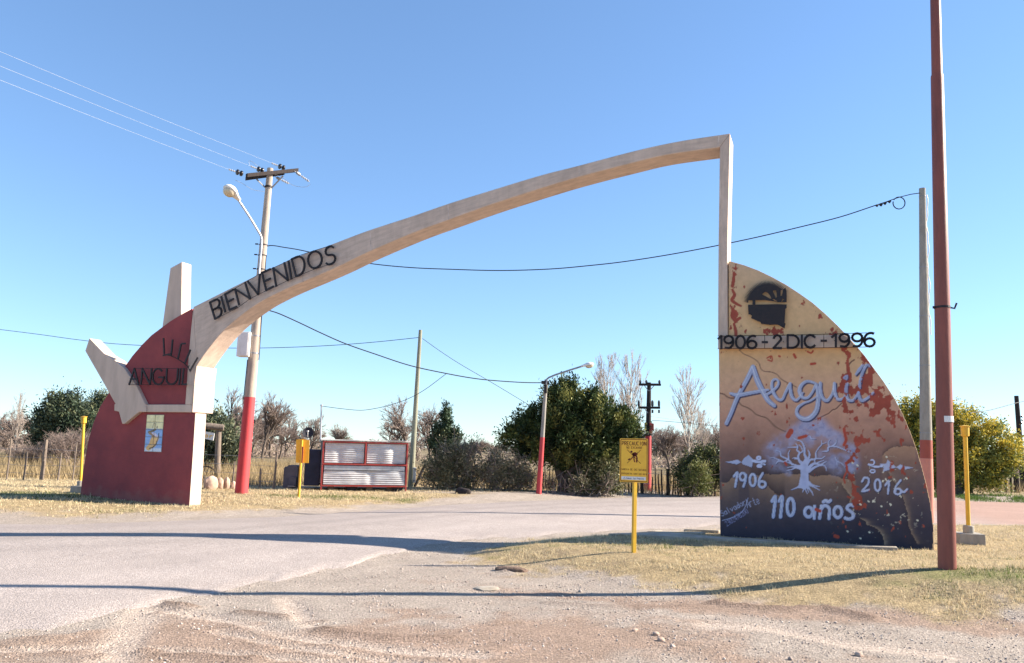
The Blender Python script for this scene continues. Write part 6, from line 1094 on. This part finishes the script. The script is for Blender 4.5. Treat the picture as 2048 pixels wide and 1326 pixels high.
# far low woodland along the skyline
n = 26000; x = rng.uniform(-330, 330, n); y = 190+rng.uniform(0, 90, n); ht = .9+2.6*fbm(x*.03, y*.01, 201)**1.5+.5*fbm(x*.3, y*.1, 203); z = hgt(x, y)+rng.random(n)**.8*ht; k_ = rng.random(n) < .95
cl = np.where(rng.random((n, 1)) < .3, np.array([[.09, .095, .06]]), np.array([[.20, .165, .14]]))*(.7+.6*rng.random((n, 1)))
o = cards(np.stack([x, y, z], -1), rng.normal(size=(n, 3)), rng.uniform(.5, 1.1, n), rng.uniform(.3, .7, n), cl, M['leaf'], 'far_wood'); setp(o, 'low brown and olive woodland along the skyline', kind='stuff')
n = 30000; x = rng.uniform(-75, 75, n); y = 70+rng.uniform(0, 40, n); ht = .8+1.8*fbm(x*.08, y*.03, 211)**2+.4*fbm(x*.6, y*.1, 213); z = hgt(x, y)+rng.random(n)**1.9*ht
gapm = (np.interp(x/y*FPX+CX, [600, 760, 1000, 1260], [1, .35, .35, 1]) > rng.random(n)); x, y, z = x[gapm], y[gapm], z[gapm]; n = len(x)
cl = np.array([[.30, .225, .18]])*(.6+.8*rng.random((n, 1))); o = cards(np.stack([x, y, z], -1), rng.normal(size=(n, 3)), rng.uniform(.3, .7, n), rng.uniform(.05, .14, n), cl, M['leaf'], 'brushwood'); setp(o, 'brown leafless brushwood at the far side of the dry field', kind='stuff')
# ------------------------------------------------------------------ grass
def blades(name, n, box, keep, Ls, Wd, cols, label, lean=.8):
    x = rng.uniform(box[0], box[1], n); y = rng.uniform(box[2], box[3], n); w, extra = keep(x, y); k_ = rng.random(n) < w; x, y, extra = x[k_], y[k_], extra[k_]; n = len(x)
    a = rng.uniform(0, 2*math.pi, n); L = rng.uniform(*Ls, n)*(.6+.8*vnoise(x*2, y*2, 5)); ln = rng.uniform(.2, lean, n); b = rng.uniform(0, 2*math.pi, n); wv = rng.uniform(*Wd, n)/2
    z = hgt(x, y)-.006; L = L*(.5+1.0*vnoise(x*9, y*9, 6)); P0 = np.stack([x-np.cos(a)*wv, y-np.sin(a)*wv, z], -1); P1 = np.stack([x+np.cos(a)*wv, y+np.sin(a)*wv, z], -1); P2 = np.stack([x+np.cos(b)*ln*L, y+np.sin(b)*ln*L, z+L*np.sqrt(np.clip(1-ln**2, .05, 1))], -1)
    V = np.stack([P0, P1, P2], 1).reshape(-1, 3); cl = cols(n, extra, x, y); o = fastmesh(name, V, np.arange(3*n).reshape(n, 3), M['straw'], np.repeat(cl, 3, 0)); return setp(o, label, kind='stuff')
def ckeep(x, y):
    g, gn, r = zones(x, y); return g*(.12+.88*smooth((fbm(x*1.6, y*2.6, 61)*.6+fbm(x*7, y*7, 66)*.4-.42)/.12)), gn
def ccol(n, gn, x, y):
    g = rng.random(n) < .02+.6*gn; c = np.where(g[:, None], np.array([[.115, .15, .04]]), np.array([[.66, .54, .34]])); t = rng.random((n, 1)); return c*(.55+.65*t)*(1+.3*(fbm(x*1.5, y*1.5, 9)[:, None]-.5))
blades('turf', 260000, (-1.5, 10.5, 6.2, 14.6), ckeep, (.018, .055), (.005, .011), ccol, 'short dry turf of the island in front of the painted wall', .95)
blades('turf', 90000, (-1.5, 15, 14, 20), ckeep, (.02, .06), (.008, .014), ccol, 'short dry turf behind and left of the painted wall', .95)
blades('turf', 150000, (-19, -2, 15, 27), ckeep, (.03, .08), (.010, .018), ccol, 'dry turf around the foot of the red fin and along the verge', .9)
blades('turf', 60000, (-4, 30, 22, 34), ckeep, (.03, .09), (.012, .022), ccol, 'dry turf along the far verge of the road', .9)
def tall(x, y): return smooth((y-(np.where(x > 12, 37.0, np.where(x > -7.5, 29.4, 26.0))+.8*(fbm(x*.5, y*.5, 4)-.5)))/.8)*(.3+.7*fbm(x*.4, y*.4, 14))*np.where(x > -8, .7, 1), np.zeros_like(x)
blades('tall_grass', 210000, (-32, 34, 25.3, 46), tall, (.25, .62), (.012, .026), lambda n, e, x, y: np.array([[.40, .30, .165]])*(.5+.75*rng.random((n, 1)))*(.8+.4*fbm(x*.3, y*.3, 2)[:, None]), 'tall dry yellow grass behind the fences', .55)
def grn(x, y): return np.exp(-((y-32.8)/1.3)**2)*smooth((x-14)/2)*(fbm(x, y, 3) > .4), np.ones_like(x)
blades('green_verge', 40000, (14, 34, 31, 35.5), grn, (.08, .2), (.014, .03), lambda n, e, x, y: np.array([[.10, .16, .035]])*(.6+.7*rng.random((n, 1))), 'lush green grass bank beyond the side road under the acacia', .7)
def tuft(x, y):
    d = np.exp(-((x-5.75)/.42)**2-((y-9.35)/.22)**2)+.8*np.exp(-((x-6.9)/.9)**2-((y-8.1)/.25)**2)+.8*np.exp(-((x+4.9)/.9)**2-((y-22.9)/.6)**2); return np.clip(d, 0, 1), np.ones_like(x)
blades('green_tufts', 60000, (-7, 9, 7.2, 24), tuft, (.04, .10), (.005, .011), lambda n, e, x, y: np.array([[.12, .19, .035]])*(.6+.7*rng.random((n, 1))), 'greener tufts around the steel pole and at the right edge', .8)
# ------------------------------------------------------------------ loose gravel
n = 70000; x = rng.uniform(-6, 8, n); y = 5.0+rng.random(n)**1.3*9; g, gn, zr_ = zones(x, y); P = np.stack([x, y], -1); fy = np.interp(x, ROAD_NEAR[:, 0], ROAD_NEAR[:, 1]); onroad = y > fy+.25
ontrack = np.zeros(n)
for pts_, wd_, dp_ in TRACKS: ontrack = np.maximum(ontrack, np.exp(-(polyd(P, catmull(pts_, 5))/wd_)**4))
w = (1-g)*(1-.9*ontrack)*np.where(onroad, .22, 1)*(.25+.9*smooth((fbm(x*1.3, y*1.3, 301)-.38)/.25)); k_ = rng.random(n) < w; x, y = x[k_], y[k_]; n = len(x)
sz = .0035+.009*rng.random(n)**3+.016*(rng.random(n) < .008)*rng.random(n); z = hgt(x, y)+sz*.2
oc = np.array([(1, 0, 0), (-1, 0, 0), (0, 1, 0), (0, -1, 0), (0, 0, .8), (0, 0, -.8)], float); of = np.array([(0, 2, 4), (2, 1, 4), (1, 3, 4), (3, 0, 4), (2, 0, 5), (1, 2, 5), (3, 1, 5), (0, 3, 5)])
V = (oc[None]*(1+.45*rng.normal(size=(n, 6, 1)).clip(-1, 1)))*sz[:, None, None]; a = rng.uniform(0, 6.28, n); c_, s_ = np.cos(a)[:, None], np.sin(a)[:, None]; V = np.stack([V[..., 0]*c_-V[..., 1]*s_, V[..., 0]*s_+V[..., 1]*c_, V[..., 2]], -1)+np.stack([x, y, z], -1)[:, None]
t = rng.random((n, 1)); cl = np.where(t < .6, np.array([[.46, .38, .33]]), np.where(t < .85, np.array([[.34, .27, .235]]), np.array([[.56, .50, .45]])))*(.8+.4*rng.random((n, 1)))
o = fastmesh('gravel', V.reshape(-1, 3), (of[None]+np.arange(n)[:, None, None]*6).reshape(-1, 3), M['pebble'], np.repeat(cl, 6, 0)); setp(o, 'loose gravel and small stones on the bare ground', kind='stuff')
for i, (px_, py_, s_, lab, fl_) in enumerate([(975, 1178, (.15, .12, .02), 'flat pale concrete chunk sunk in the gravel near the middle', 1), (1312, 1270, (.032, .028, .02), 'fist-sized grey stone in the gravel below the caution sign', 0), (1322, 1282, (.03, .03, .02), 'small pale stone next to the fist-sized grey one', 0), (1022, 1143, (.22, .09, .05), 'dark clod of earth at the edge of the turf, left of the sign', 2), (1718, 1312, (.035, .03, .02), 'angular stone near the lower edge of the view', 0), (1270, 1262, (.03, .02, .015), 'thin flat stone left of the fist-sized grey one', 0), (925, 987, (.32, .16, .14), 'dark clump of dead brush at the foot of the thorny bush', 2)]):
    g = gpt(px_, py_); boulder((g[0], g[1], g[2]+s_[2]*(.3 if fl_ else .5)), s_, i*1.9+.4, ['stone', 'concrete_chunk', 'earth_clod'][fl_], lab, [M['stone'], M['slab'], M['darkwood'] if i == 6 else M.setdefault('clod', mat('dark earth', (.19, .125, .09), (.12, .08, .06), rough=.95, scale=9, bump=.8))][fl_], ['stone', 'concrete chunk', 'clod'][fl_], None, 3)
